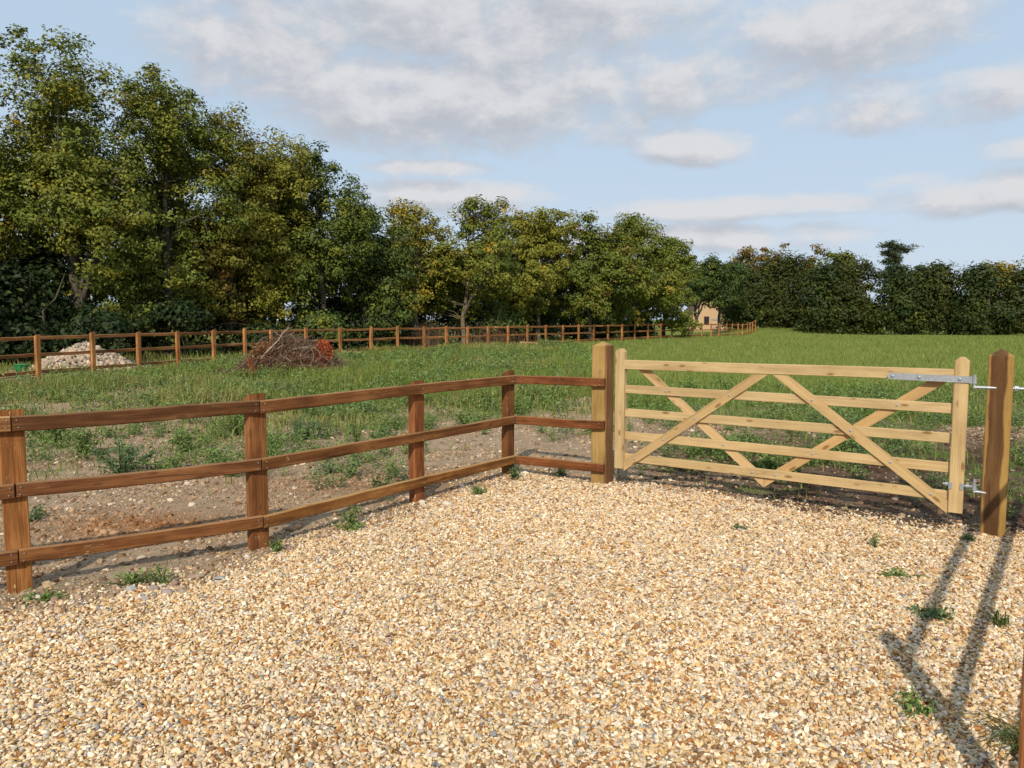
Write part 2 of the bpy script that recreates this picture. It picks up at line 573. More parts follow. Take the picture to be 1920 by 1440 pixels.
# ================================================================ ground sheet
def axis(lo, hi, step, far_lo, far_hi, grow=1.12):
    c = list(np.arange(lo, hi + 1e-6, step))
    s, p = step, hi
    while p < far_hi:
        s *= grow
        p += s
        c.append(p)
    s, p = step, lo
    while p > far_lo:
        s *= grow
        p -= s
        c.insert(0, p)
    return np.array(c)


xs = axis(-7.0, 6.0, 0.080, -420, 420)
ys = axis(1.0, 13.0, 0.080, -120, 620, 1.05)
XX, YY = np.meshgrid(xs, ys)
ZZ = gz(XX, YY)
nx, ny = len(xs), len(ys)
idx = np.arange(nx * ny).reshape(ny, nx)
faces = np.stack([idx[:-1, :-1], idx[:-1, 1:], idx[1:, 1:], idx[1:, :-1]], -1).reshape(-1, 4)
gme = np_mesh("ground", np.stack([XX, YY, ZZ], -1).reshape(-1, 3), faces, smooth=True)


def add_attr(me, name, arr):
    a = me.attributes.new(name, 'FLOAT', 'POINT')
    a.data.foreach_set("value", np.ascontiguousarray(arr, dtype=np.float32).ravel())


def damp_f(x, y):
    wr = sstep(x - (0.7 + 0.02 * y), 0.0, 0.9)
    nz = fbm(x * 1.3, y * 1.3, 71) - 0.5
    right_dark = np.clip(0.35 + 0.65 * sstep(x, 1.6, 3.0), 0, 1)
    return np.clip(wr * right_dark * (1 - sstep(y + nz * 3, 9.5, 12.0)) * np.clip(0.95 + nz * 0.9, 0, 1), 0, 1)


def clay_f(x, y):
    a = np.exp(-(((x + 3.0) / 0.75) ** 2 + ((y - 6.15) / 0.42) ** 2)) * 1.1
    b = np.exp(-(((x + 1.5) / 1.2) ** 2 + ((y - 7.6) / 0.6) ** 2)) * 0.55
    return np.clip(a + b, 0, 1)


add_attr(gme, "green", green(XX, YY))
add_attr(gme, "lawn", lawn(XX, YY))
add_attr(gme, "damp", damp_f(XX, YY))
add_attr(gme, "clay", clay_f(XX, YY))
add_attr(gme, "drive", sstep(gravel_in(XX, YY), -0.08, 0.10))
ground = link_mesh("ground", gme, M_GROUND)
tag(ground, kind="structure")


# pale stony track between the far fence and the trees
def track_mat():
    m, t, out = new_mat("track")
    geo = t.n('ShaderNodeNewGeometry')
    a = t.noise(geo.outputs['Position'], 22.0, 4, 0.65).outputs[0]
    b = t.noise(geo.outputs['Position'], 1.2, 4, 0.6).outputs[0]
    col = t.ramp(t.m('ADD', t.m('MULTIPLY', a, .6), t.m('MULTIPLY', b, .4)), [(0.32, (0.09, 0.115, 0.035)), (0.50, (0.38, 0.28, 0.16)), (0.75, (0.55, 0.44, 0.28))])
    bsdf(t, out, col, 0.95, a, 0.04, 0.6, spec=0.05)
    return m


FAR = [(-11.6, 18.9), (-11.1, 20.47), (-10.62, 21.99), (-10.14, 23.5), (-9.65, 25.04), (-9.17, 26.55), (-8.71, 28.0), (-7.84, 29.52), (-6.91, 31.17), (-5.98, 32.8), (-5.04, 34.08), (-4.03, 35.46), (-3.11, 36.72), (-2.19, 37.96), (-1.22, 39.29), (-0.2, 40.68), (0.84, 42.09), (1.89, 43.52), (2.97, 45.0), (3.98, 46.28), (5.01, 47.59), (6.06, 48.92), (7.13, 50.27), (8.17, 51.59), (9.31, 53.04), (10.47, 54.51), (11.54, 55.87), (12.55, 57.15), (13.61, 58.5), (14.83, 60.53), (16.07, 62.58), (17.23, 64.51), (18.38, 66.43), (19.33, 68.01), (20.33, 69.67), (21.09, 70.93), (21.98, 72.4), (22.49, 73.25), (23.01, 74.11), (23.54, 75.0)]
FARX = [(-13.1, 14.3), (-12.6, 15.8), (-12.1, 17.35)] + FAR          # the fence goes on past the left edge of the photograph


def track(off0, off1, i0, i1, name):
    pts = FARX[i0:i1]
    vs, fs = [], []
    for i, (x, y) in enumerate(pts):
        a = Vector(pts[max(i - 1, 0)])
        b = Vector(pts[min(i + 1, len(pts) - 1)])
        d = (b - a).normalized()
        nrm = Vector((-d.y, d.x))
        for k in range(5):
            o = off0 + (off1 - off0) * k / 4 + (random.random() - .5) * 0.3
            px, py = x + nrm.x * o, y + nrm.y * o
            vs.append((px, py, float(gz(px, py)) + 0.035))
    for i in range(len(pts) - 1):
        for k in range(4):
            a = i * 5 + k
            fs.append((a, a + 1, a + 6, a + 5))
    return tag(link_mesh(name, np_mesh(name, np.array(vs), np.array(fs), smooth=True), M_TRACK), kind="structure")


M_TRACK = track_mat()
track(1.0, 3.2, 0, 14, "track")

# ================================================================ stones spread by geometry nodes (gravel: nobody could count it)
def scatter_group(name, mat, amp, subdiv=2, shapes=8, nscale=0.9):
    ng = bpy.data.node_groups.new(name, 'GeometryNodeTree')
    ng.interface.new_socket("Geometry", in_out='INPUT', socket_type='NodeSocketGeometry')
    ng.interface.new_socket("Geometry", in_out='OUTPUT', socket_type='NodeSocketGeometry')
    q = NT(ng)
    gi, go = q.n('NodeGroupInput'), q.n('NodeGroupOutput')
    join = q.n('GeometryNodeJoinGeometry')
    for s in range(shapes):
        ico = q.n('GeometryNodeMeshIcoSphere')
        ico.inputs['Radius'].default_value = 1.0
        ico.inputs['Subdivisions'].default_value = subdiv
        pos = q.n('GeometryNodeInputPosition')
        sh = q.n('ShaderNodeVectorMath', operation='ADD', inp={0: pos.outputs[0]})
        sh.inputs[1].default_value = (s * 11.3, s * 5.1, s * 7.7)
        nz = q.noise(sh.outputs[0], nscale, 2, 0.5)
        sub = q.n('ShaderNodeVectorMath', operation='SUBTRACT', inp={0: nz.outputs['Color']})
        sub.inputs[1].default_value = (0.5, 0.5, 0.5)
        scl = q.n('ShaderNodeVectorMath', operation='SCALE', inp={0: sub.outputs[0]})
        scl.inputs['Scale'].default_value = amp
        sp_ = q.n('GeometryNodeSetPosition', inp={'Geometry': ico.outputs[0], 'Offset': scl.outputs[0]})
        ss = q.n('GeometryNodeSetShadeSmooth', inp={'Geometry': sp_.outputs[0], 'Shade Smooth': s % 2 == 0})
        sm = q.n('GeometryNodeSetMaterial', inp={'Geometry': ss.outputs[0]})
        sm.inputs['Material'].default_value = mat
        gti = q.n('GeometryNodeGeometryToInstance')
        q.link(sm.outputs[0], gti.inputs[0])
        q.link(gti.outputs[0], join.inputs[0])

    def attr(nm, typ):
        a = q.n('GeometryNodeInputNamedAttribute', data_type=typ)
        a.inputs['Name'].default_value = nm
        return a.outputs[0]
    iop = q.n('GeometryNodeInstanceOnPoints')
    q.link(gi.outputs[0], iop.inputs['Points'])
    q.link(join.outputs[0], iop.inputs['Instance'])
    iop.inputs['Pick Instance'].default_value = True
    q.link(attr("idx", 'INT'), iop.inputs['Instance Index'])
    e2r = q.n('FunctionNodeEulerToRotation')
    q.link(attr("rot", 'FLOAT_VECTOR'), e2r.inputs[0])
    q.link(e2r.outputs[0], iop.inputs['Rotation'])
    q.link(attr("scl", 'FLOAT_VECTOR'), iop.inputs['Scale'])
    q.link(iop.outputs[0], go.inputs[0])
    return ng


def scatter_points(name, P, rot, scl, idx_, col, ng, mat):
    me = bpy.data.meshes.new(name)
    n = len(P)
    me.vertices.add(n)
    me.vertices.foreach_set("co", P.astype(np.float32).ravel())
    for nm, arr in (("rot", rot), ("scl", scl)):
        a = me.attributes.new(nm, 'FLOAT_VECTOR', 'POINT')
        a.data.foreach_set("vector", arr.astype(np.float32).ravel())
    a = me.attributes.new("idx", 'INT', 'POINT')
    a.data.foreach_set("value", idx_.astype(np.int32))
    a = me.attributes.new("col", 'FLOAT_COLOR', 'POINT')
    c4 = np.ones((n, 4), dtype=np.float32)
    c4[:, :3] = col
    a.data.foreach_set("color", c4.ravel())
    me.update()
    o = link_mesh(name, me, mat)
    md = o.modifiers.new("scatter", 'NODES')
    md.node_group = ng
    return o


def pick_cols(n, palette, weights, rng, jit=0.12):
    pal = np.array(palette)
    w_ = np.array(weights, dtype=float)
    c = pal[rng.choice(len(pal), n, p=w_ / w_.sum())]
    return c * (1 + (rng.random((n, 1)) - 0.5) * 2 * jit) * (1 + (rng.random((n, 3)) - 0.5) * 0.08)


NG_STONE = scatter_group("gravel_spread", M_STONE_I, 1.05)
NG_CLOD = scatter_group("clod_spread", M_CLOD_I, 1.7, nscale=1.6)


def gravel():
    rng = np.random.default_rng(3)
    st = 0.0112
    gx, gy = np.meshgrid(np.arange(-4.6, 4.3, st), np.arange(1.75, 8.3, st))
    x = gx.ravel() + (rng.random(gx.size) - .5) * st * 1.5
    y = gy.ravel() + (rng.random(gx.size) - .5) * st * 1.5
    sd = gravel_in(x, y)
    # stay with what the drive shows: a generous margin to both sides of the view
    keep = (sd > -0.02) | ((sd > -0.45) & (rng.random(x.size) < np.exp(sd * 7.0) * 0.55))
    keep &= np.abs(x) < 0.78 * y + 0.9
    # coarser spread farther off, where single stones can hardly be told apart
    keep &= rng.random(x.size) < np.clip(1.12 - (y - 2.5) * 0.055, 0.6, 1.0)
    x, y = x[keep], y[keep]
    n = len(x)
    size = 0.0061 * np.clip(np.exp(rng.normal(0, 0.33, n)), .5, 1.75) * (1 + np.clip(y - 4, 0, 4) * 0.045)
    scl = np.stack([size * rng.uniform(1.0, 1.85, n), size * rng.uniform(0.8, 1.2, n), size * rng.uniform(0.42, 0.85, n)], -1)
    z = gz(x, y) + size * rng.uniform(0.15, 1.15, n)
    rot = np.stack([rng.normal(0, 0.48, n), rng.normal(0, 0.48, n), rng.random(n) * 6.283], -1)
    pal = [(0.68, 0.515, 0.32), (0.76, 0.645, 0.48), (0.60, 0.41, 0.21), (0.50, 0.29, 0.105), (0.32, 0.135, 0.038), (0.45, 0.39, 0.32), (0.20, 0.195, 0.19), (0.22, 0.12, 0.055), (0.45, 0.35, 0.245)]
    wts = [27, 15, 20, 12, 8, 6, 2.0, 7.5, 9]
    col = pick_cols(n, pal, wts, rng, .2)
    # patches that hold more grey or more golden stone
    patch = fbm(x * 1.1, y * 1.1, 88)[:, None]
    col = col * (0.92 + 0.2 * patch)
    o = scatter_points("gravel", np.stack([x, y, z], -1), rot, scl, rng.integers(0, 8, n), col, NG_STONE, M_STONE_I)
    tag(o, "loose pale golden gravel covering the drive in front of the gate", "gravel", kind="stuff")
    print("gravel stones", n)


gravel()


def clods():
    rng = np.random.default_rng(5)
    n0 = 300000
    y = 4.0 + (rng.random(n0) ** 1.5) * 14.0
    x = (rng.random(n0) * 2 - 1) * (0.75 * y + 1.0)
    sd = gravel_in(x, y)
    gcv = green(x, y)
    lump = fbm(x * 1.8, y * 1.8, 91)
    keep = (sd < 0.03) & (rng.random(n0) < (1 - gcv * 0.85) * np.clip((lump - 0.30) * 2.6, 0.22, 1)) & (y < 17)
    x, y, gcv = x[keep], y[keep], gcv[keep]
    n = len(x)
    size = 0.0054 * np.exp(rng.normal(0, 0.60, n)) * (1 + np.clip(y - 6, 0, 8) * 0.05)
    size = np.clip(size, 0.003, 0.028)
    scl = np.stack([size * rng.uniform(0.9, 1.5, n), size * rng.uniform(0.8, 1.2, n), size * rng.uniform(0.5, 0.9, n)], -1)
    z = gz(x, y) + size * 0.15
    rot = np.stack([rng.normal(0, 0.4, n), rng.normal(0, 0.4, n), rng.random(n) * 6.283], -1)
    pale = pick_cols(n, [(0.38, 0.275, 0.18), (0.30, 0.205, 0.128), (0.58, 0.47, 0.34), (0.20, 0.125, 0.075), (0.42, 0.27, 0.155)], [10, 11, 4, 6, 4], rng, .15)
    clay = pick_cols(n, [(0.30, 0.14, 0.055), (0.20, 0.085, 0.03), (0.40, 0.23, 0.12)], [5, 3, 3], rng, .2)
    dk = pick_cols(n, [(0.085, 0.05, 0.033), (0.14, 0.09, 0.06), (0.30, 0.22, 0.16)], [6, 4, 1], rng, .2)
    cf = clay_f(x, y)[:, None] * 0.9
    df = damp_f(x, y)[:, None]
    col = pale * (1 - cf) + clay * cf
    isd = (rng.random((n, 1)) < df)
    col = np.where(isd, dk, col)
    o = scatter_points("soil_clods", np.stack([x, y, z], -1), rot, scl, rng.integers(0, 8, n), col, NG_CLOD, M_CLOD_I)
    tag(o, "crumbly clods and small stones on the bare earth behind the fences", "soil", kind="stuff")
    print("clods", n)


clods()


# ================================================================ timber pieces
def plank_mesh(name, L, h, d, segs=10, wob=0.003, chamfer=0.006, seed=0, wane=0.0):
    """bar with its length on local X, height on local Y, thickness on local Z, chamfered edges, slightly wavy"""
    rng = random.Random(seed)
    c = chamfer
    sec = [(-h / 2 + c, -d / 2), (h / 2 - c, -d / 2), (h / 2, -d / 2 + c), (h / 2, d / 2 - c), (h / 2 - c, d / 2), (-h / 2 + c, d / 2), (-h / 2, d / 2 - c), (-h / 2, -d / 2 + c)]
    vs, fs = [], []
    ph = rng.random() * 6
    for i in range(segs + 1):
        t = i / segs
        x = -L / 2 + L * t
        oy = wob * math.sin(t * 5 + ph) + rng.uniform(-wob, wob) * 0.5
        oz = wob * 0.7 * math.sin(t * 3.3 + ph * 2)
        wn = max(0.0, math.sin(t * 7 + ph * 3)) * wane
        for j, (a, b) in enumerate(sec):
            ya, zb = a, b
            if j in (0, 7) and wane > 0:      # a waney lower front edge
                if j == 0:
                    ya += wn
                else:
                    zb += 0
            vs.append((x, ya + oy, zb + oz))
    m = 8
    for i in range(segs):
        for j in range(m):
            a, b = i * m + j, i * m + (j + 1) % m
            fs.append((a, b, b + m, a + m))
    me = bpy.data.meshes.new(name)
    me.from_pydata(vs, [], [f[::-1] for f in fs] + [tuple(range(m)), tuple(range(segs * m, segs * m + m))[::-1]])
    bm = bmesh.new()
    bm.from_mesh(me)
    bmesh.ops.recalc_face_normals(bm, faces=bm.faces)
    bm.to_mesh(me)
    bm.free()
    return me


def frame(p, xdir, ydir):
    """matrix with local X along xdir, local Y near ydir, local Z = X x Y"""
    X = Vector(xdir).normalized()
    Z = X.cross(Vector(ydir)).normalized()
    Y = Z.cross(X).normalized()
    m = Matrix((X, Y, Z)).transposed().to_4x4()
    m.translation = Vector(p)
    return m


def rail_between(name, a, b, h, d, mat, parent, tone, seed, segs=12, wob=0.004, wane=0.0):
    a, b = Vector(a), Vector(b)
    me = plank_mesh(name, (b - a).length, h, d, segs, wob, 0.006, seed, wane)
    o = link_mesh(name, me, mat, parent, frame((a + b) / 2, b - a, (0, 0, 1)))
    o.color = (tone[0] * .90, tone[1] * .88, tone[2] * .84, 1)
    return o


def slope_post_mesh(name, Ht, wf, dp, drop, below=0.3, c=0.007, segs=6, wob=0.003, seed=0):
    """fence post, local X up, local Y along the fence (wide face), local Z to the back; top slopes to the back"""
    rng = random.Random(seed)
    sec = [(-wf / 2 + c, -dp / 2), (wf / 2 - c, -dp / 2), (wf / 2, -dp / 2 + c), (wf / 2, dp / 2 - c), (wf / 2 - c, dp / 2), (-wf / 2 + c, dp / 2), (-wf / 2, dp / 2 - c), (-wf / 2, -dp / 2 + c)]
    vs, fs = [], []
    for i in range(segs + 1):
        t = i / segs
        oy, oz = rng.uniform(-wob, wob), rng.uniform(-wob, wob)
        for (a, b) in sec:
            x = -below + (Ht + below) * t
            if i == segs:
                x -= drop * (b / dp + 0.5)
            vs.append((x, a + oy, b + oz))
    m = 8
    for i in range(segs):
        for j in range(m):
            a, b = i * m + j, i * m + (j + 1) % m
            fs.append((a, b, b + m, a + m))
    fs += [tuple(range(m)), tuple(range(segs * m, segs * m + m))]
    me = bpy.data.meshes.new(name)
    me.from_pydata(vs, [], fs)
    bm = bmesh.new()
    bm.from_mesh(me)
    bmesh.ops.recalc_face_normals(bm, faces=bm.faces)
    bm.to_mesh(me)
    bm.free()
    return me


def nail_mesh():
    bm = bmesh.new()
    bmesh.ops.create_cone(bm, cap_ends=True, segments=8, radius1=0.0045, radius2=0.0035, depth=0.003)
    me = bpy.data.meshes.new("nail")
    bm.to_mesh(me)
    bm.free()
    me.materials.append(M_STEEL)
    return me


NAIL = nail_mesh()


def nail_at(parent, p, nrm):
    m = Vector(nrm).to_track_quat('Z', 'Y').to_matrix().to_4x4()
    m.translation = Vector(p)
    return link_mesh("nail", NAIL, None, parent, m)


# ---------------------------------------------------------------- near fence: posts with three rails on the drive side
P0 = Vector((-4.35, 3.72))
P1 = Vector((-2.994, 4.584))
P2 = Vector((-1.806, 5.451))
P3 = Vector((-0.828, 6.865))
P4 = Vector((-0.011, 8.056))
GLF = Vector((0.855, 7.583))
Zt = {0: (1.022, 0.618, 0.214), 1: (1.022, 0.617, 0.214), 2: (1.022, 0.605, 0.193), 3: (1.000, 0.583, 0.153), 4: (1.010, 0.585, 0.165), 5: (1.022, 0.600, 0.176)}
PP = [P0, P1, P2, P3, P4]
GD = Vector((0.833, -0.553)).normalized()            # along the gate, left to right
GN = Vector((GD.y, -GD.x))                           # out of the gate, towards the drive
RT = 0.042                                           # rail thickness
RH = 0.086                                           # rail height


def left_of(d):
    return Vector((d.y, -d.x))                       # normal towards the drive for a fence run left to right


near = empty("rail_fence", (P1.x, P1.y, 0))
tag(near, "reddish brown post and three rail fence in front, along the left of the gravel", "fence")
fn = []
for i in range(5):
    a = PP[max(i - 1, 0)]
    b = PP[min(i + 1, 4)]
    fn.append(left_of((b - a).normalized()))
tones = [(1.35, 1.25, 1.05), (1.45, 1.32, 1.05), (1.12, 1.0, 0.9), (1.25, 1.0, 0.9), (1.0, 0.88, 0.8)]
for i, p in enumerate(PP):
    nrm = fn[i]
    c = p - nrm * 0.0          # measured base point is the front of the post
    me = slope_post_mesh("post", 1.105 + 0.012 * ((i * 7) % 3 - 1), 0.135, 0.078, 0.045, seed=i)
    ctr = p - nrm * 0.039
    al = Vector((-nrm.y, nrm.x))
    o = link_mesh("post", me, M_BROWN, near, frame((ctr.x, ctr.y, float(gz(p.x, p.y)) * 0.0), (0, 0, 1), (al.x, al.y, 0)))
    if (o.matrix_local.to_3x3() @ Vector((0, 0, 1))).dot(Vector((nrm.x, nrm.y, 0))) > 0:
        o.matrix_local = o.matrix_local @ Matrix.Rotation(math.pi, 4, 'X')
        WORLD[o.name] = Matrix.Translation(near.location) @ o.matrix_local
    o.color = (tones[i][0] * .86, tones[i][1] * .86, tones[i][2] * .88, 1)
    

def rail_pt(i, k, ext=0.0):
    n_ = fn[i]
    p = PP[i] + n_ * (RT / 2 + 0.002)
    return Vector((p.x, p.y, Zt[i][k]))


rail_tones = {(0, 0): (1.5, 1.6, 1.6), (1, 0): (0.62, 0.60, 0.62), (2, 0): (1.0, 0.92, 0.88), (0, 1): (0.8, 0.72, 0.72), (1, 1): (0.80, 0.72, 0.75), (2, 1): (0.95, 0.88, 0.8), (0, 2): (0.85, 0.75, 0.7), (1, 2): (1.0, 0.9, 0.85), (2, 2): (1.3, 1.25, 1.0)}
for k in range(3):
    for (s, ids) in ((0, (0, 1)), (1, (1, 2)), (2, (2, 3, 4))):
        for q in range(len(ids) - 1):
            a, b = rail_pt(ids[q], k), rail_pt(ids[q + 1], k)
            d = (b - a).normalized()
            if s == 2:
                if q == 1:
                    continue
                b = rail_pt(4, k)                     # one long rail over two bays
                d = (b - a).normalized()
                b = b + d * 0.075
                # bow the long rail to the middle post
            ga = 0.003 + (0.004 if k == 1 and s == 1 else 0)
            a2 = a + d * ga
            b2 = b - d * 0.003 if s < 2 else b
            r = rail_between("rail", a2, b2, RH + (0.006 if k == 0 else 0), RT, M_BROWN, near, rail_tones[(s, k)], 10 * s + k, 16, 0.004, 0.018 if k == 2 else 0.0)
            fnrm = Vector((d.y, -d.x, 0)).normalized()
            ends = [a + d * 0.03, b - d * (0.03 if s < 2 else 0.10)]
            if s == 2:
                ends.append(rail_pt(3, k))
            for e in ends:
                for dz in (-0.022, 0.022):
                    nail_at(r, e + fnrm * (RT / 2 + 0.0055) + Vector((0, 0, dz)) + d * random.uniform(-.008, .008), fnrm)
# short return of three rails from the corner post to the gate post
for k in range(3):
    n5 = GN
    dvec = (Vector((GLF.x, GLF.y)) - P4).normalized()
    nr = left_of(dvec)
    a = P4 + nr * (RT / 2) + dvec * 0.085 - nr * 0.0
    b = GLF + GN * (RT / 2 + 0.002) + GD * 0.078
    a3, b3 = Vector((a.x, a.y, Zt[4][k] + 0.004)), Vector((b.x, b.y, Zt[5][k]))
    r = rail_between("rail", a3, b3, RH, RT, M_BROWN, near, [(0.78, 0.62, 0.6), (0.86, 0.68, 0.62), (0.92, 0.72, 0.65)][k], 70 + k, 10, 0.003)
    d = (b3 - a3).normalized()
    fnrm = Vector((d.y, -d.x, 0)).normalized()
    for dz in (-0.02, 0.02):
        nail_at(r, b3 - d * 0.05 + fnrm * (RT / 2 + 0.004) + Vector((0, 0, dz)), fnrm)
        nail_at(r, a3 + d * 0.05 + fnrm * (RT / 2 + 0.004) + Vector((0, 0, dz)), fnrm)


# ---------------------------------------------------------------- gate posts
def gate_post_mesh(name, Ht, w_, cap, below=0.4, seed=0, dark_top=False):
    rng = random.Random(seed)
    c = 0.007
    h = w_ / 2
    sec = [(-h + c, -h), (h - c, -h), (h, -h + c), (h, h - c), (h - c, h), (-h + c, h), (-h, h - c), (-h, -h + c)]
    vs, fs = [], []
    segs = 9
    top = Ht - cap
    for i in range(segs + 1):
        t = i / segs
        oy, oz = rng.uniform(-.002, .002), rng.uniform(-.002, .002)
        for (a, b) in sec:
            vs.append((-below + (top + below) * t, a + oy, b + oz))
    m = 8
    for i in range(segs):
        for j in range(m):
            a, b = i * m + j, i * m + (j + 1) % m
            fs.append((a, b, b + m, a + m))
    fs.append(tuple(range(m)))
    vs.append((Ht, 0, 0))
    ap = len(vs) - 1
    for j in range(m):
        fs.append((segs * m + j, segs * m + (j + 1) % m, ap))
    me = bpy.data.meshes.new(name)
    me.from_pydata(vs, [], fs)
    bm = bmesh.new()
    bm.from_mesh(me)
    bmesh.ops.recalc_face_normals(bm, faces=bm.faces)
    bm.to_mesh(me)
    bm.free()
    return me


GLC = GLF - GN * 0.0825
GRF = Vector((3.637, 5.744))
GRC = GRF - GN * 0.0825
post_l = link_mesh("gate_post", gate_post_mesh("gate_post", 1.42, 0.165, 0.045, seed=1), M_GPOST, None, frame((GLC.x, GLC.y, 0), (0, 0, 1), (GD.x, GD.y, 0)))
tag(post_l, "square pale and brown timber post with pointed top where the gate closes", "gate post")
post_r = link_mesh("gate_post", gate_post_mesh("gate_post", 1.42, 0.165, 0.055, seed=2), M_HPOST, None, frame((GRC.x, GRC.y, 0), (0, 0, 1), (GD.x, GD.y, 0)))
tag(post_r, "dark brown timber post with pointed top that the gate hangs from, at far right", "gate post")


def solid(name, vs, fs, mat, parent, mw, smooth=False):
    me = bpy.data.meshes.new(name)
    me.from_pydata(vs, [], fs)
    bm = bmesh.new()
    bm.from_mesh(me)
    bmesh.ops.recalc_face_normals(bm, faces=bm.faces)
    bm.to_mesh(me)
    bm.free()
    if smooth:
        for p in me.polygons:
            p.use_smooth = True
    return link_mesh(name, me, mat, parent, mw)


# ---------------------------------------------------------------- the gate
def gpt(u, v, z):
    """u along the gate from the closing post, v out of its front plane towards the drive, z up"""
    return Vector((GLF.x + GD.x * u + GN.x * v, GLF.y + GD.y * u + GN.y * v, z))


GX = Vector((GD.x, GD.y, 0))
GV = Vector((GN.x, GN.y, 0))
gate = empty("field_gate", gpt(1.65, 0, 0))
tag(gate, "new pale timber five bar field gate with diagonal braces, standing shut", "gate")


def stile(name, u, z0, z1, w_, d, seed, shear=0.0):
    """upright with a rounded weathered top; shear moves the foot sideways"""
    c = 0.006
    sec = [(-w_ / 2 + c, -d / 2), (w_ / 2 - c, -d / 2), (w_ / 2, -d / 2 + c), (w_ / 2, d / 2 - c), (w_ / 2 - c, d / 2), (-w_ / 2 + c, d / 2), (-w_ / 2, d / 2 - c), (-w_ / 2, -d / 2 + c)]
    L = z1 - z0
    vs, fs = [], []
    levels = [0, 0.3 * L, 0.6 * L, L - 0.035]
    for x in levels:
        for (a, b) in sec:
            vs.append((x - L / 2, a, b))
    for (a, b) in sec:
        vs.append((L / 2 - (0.002 if abs(a) < w_ * .3 else 0.004), a * 0.34, b))
    for i in range(4):
        for j in range(8):
            p, q = i * 8 + j, i * 8 + (j + 1) % 8
            fs.append((p, q, q + 8, p + 8))
    fs += [tuple(range(8)), tuple(range(32, 40))]
    o = solid(name, vs, fs, M_GATE, gate, frame(gpt(u, -d / 2, (z0 + z1) / 2), (0, 0, 1), GX))
    return o


closing = stile("closing_stile", 0.222, 0.186, 1.358, 0.098, 0.072, 1)
hanging = stile("hanging_stile", 3.085, 0.147, 1.356, 0.100, 0.072, 2)
hanging.color = (1.02, 1.0, 0.96, 1)


def gbar(name, u0, z0, u1, z1, h, d, v, seed, tone=(1, 1, 1)):
    a, b = gpt(u0, v, z0), gpt(u1, v, z1)
    me = plank_mesh(name, (b - a).length, h, d, 12, 0.0015, 0.004, seed)
    o = link_mesh(name, me, M_GATE, gate, frame((a + b) / 2, b - a, (0, 0, 1)))
    o.color = (*tone, 1)
    return o


gbar("top_rail", 0.268, 1.2025, 3.038, 1.2125, 0.088, 0.064, -0.038, 5, (1.0, 1.0, 0.98))
BARS = [(0.9635, 0.9535), (0.733, 0.7215), (0.511, 0.490), (0.295, 0.269)]
for i, (za, zb) in enumerate(BARS):
    gbar("bar", 0.268, za, 3.038, zb, 0.080, 0.026, -0.0455, 20 + i, [(1, 1, 1), (0.97, 0.97, .95), (1.02, 1.0, .96), (.98, .97, .93)][i])


def brace(u0, z0, u1, z1, v, seed, tone, cut0, cut1):
    """flat diagonal board, ends cut to lie against stile, rail or each other (cut = 'v' upright, 'h' level)"""
    w_ = 0.078
    d = 0.024
    a, b = Vector((u0, z0)), Vector((u1, z1))
    t = (b - a).normalized()
    n = Vector((-t.y, t.x))

    def corner(p, s, cut):
        q = p + n * (s * w_ / 2)
        if cut == 'v':
            k = (p.x - q.x) / t.x
        elif cut == 'h':
            k = (p.y - q.y) / t.y
        else:
            k = 0
        return q + t * k
    cs = [corner(a, -1, cut0), corner(b, -1, cut1), corner(b, 1, cut1), corner(a, 1, cut0)]
    ctr = (a + b) / 2
    mw = frame(gpt(ctr.x, v, ctr.y), GX * t.x + Vector((0, 0, t.y)), GX * n.x + Vector((0, 0, n.y)))
    inv = mw.inverted()
    vs = []
    for sgn in (1, -1):
        for q in cs:
            vs.append(inv @ gpt(q.x, v + sgn * d / 2, q.y))
    fs = [(0, 1, 2, 3), (7, 6, 5, 4)] + [(i, (i + 1) % 4, (i + 1) % 4 + 4, i + 4) for i in range(4)]
    o = solid("brace", vs, fs, M_GATE, gate, mw)
    o.color = (*tone, 1)
    return o


FV, BV = -0.0195, -0.0715
brace(0.274, 0.212, 1.565, 1.158, FV, 31, (0.92, 0.86, 0.78), 'v', 'h')
brace(1.735, 1.160, 3.032, 0.182, FV, 32, (0.98, 0.93, 0.86), 'h', 'v')
brace(0.445, 1.158, 1.606, 0.205, BV, 33, (1.02, .96, .92), 'h', 'v')
brace(2.930, 1.160, 1.610, 0.206, BV, 34, (0.97, .86, .74), 'h', 'v')


def bolt_mesh():
    bm = bmesh.new()
    bmesh.ops.create_uvsphere(bm, u_segments=12, v_segments=8, radius=0.011)
    for v in bm.verts:
        v.co.z *= 0.45
    me = bpy.data.meshes.new("bolt")
    bm.to_mesh(me)
    bm.free()
    for p in me.polygons:
        p.use_smooth = True
    me.materials.append(M_STEEL)
    return me


BOLT = bolt_mesh()


def bolt(u, z, v):
    m = GV.to_track_quat('Z', 'Y').to_matrix().to_4x4()
    m.translation = gpt(u, v, z)
    return link_mesh("bolt", BOLT, None, gate, m)


def bar_z(i, u):
    za, zb = BARS[i]
    return za + (zb - za) * (u - 0.268) / 2.77


def line_u(u0, z0, u1, z1, z):
    return u0 + (u1 - u0) * (z - z0) / (z1 - z0)


for (l, v) in (((0.274, 0.212, 1.565, 1.158), 0), ((1.735, 1.160, 3.032, 0.182), 0), ((0.445, 1.158, 1.606, 0.205), 1), ((2.930, 1.160, 1.610, 0.206), 1)):
    for i in range(4):
        u = line_u(*l, bar_z(i, 1.6))
        u = line_u(*l, bar_z(i, u))
        bolt(u, bar_z(i, u), -0.007 if v == 0 else -0.032)

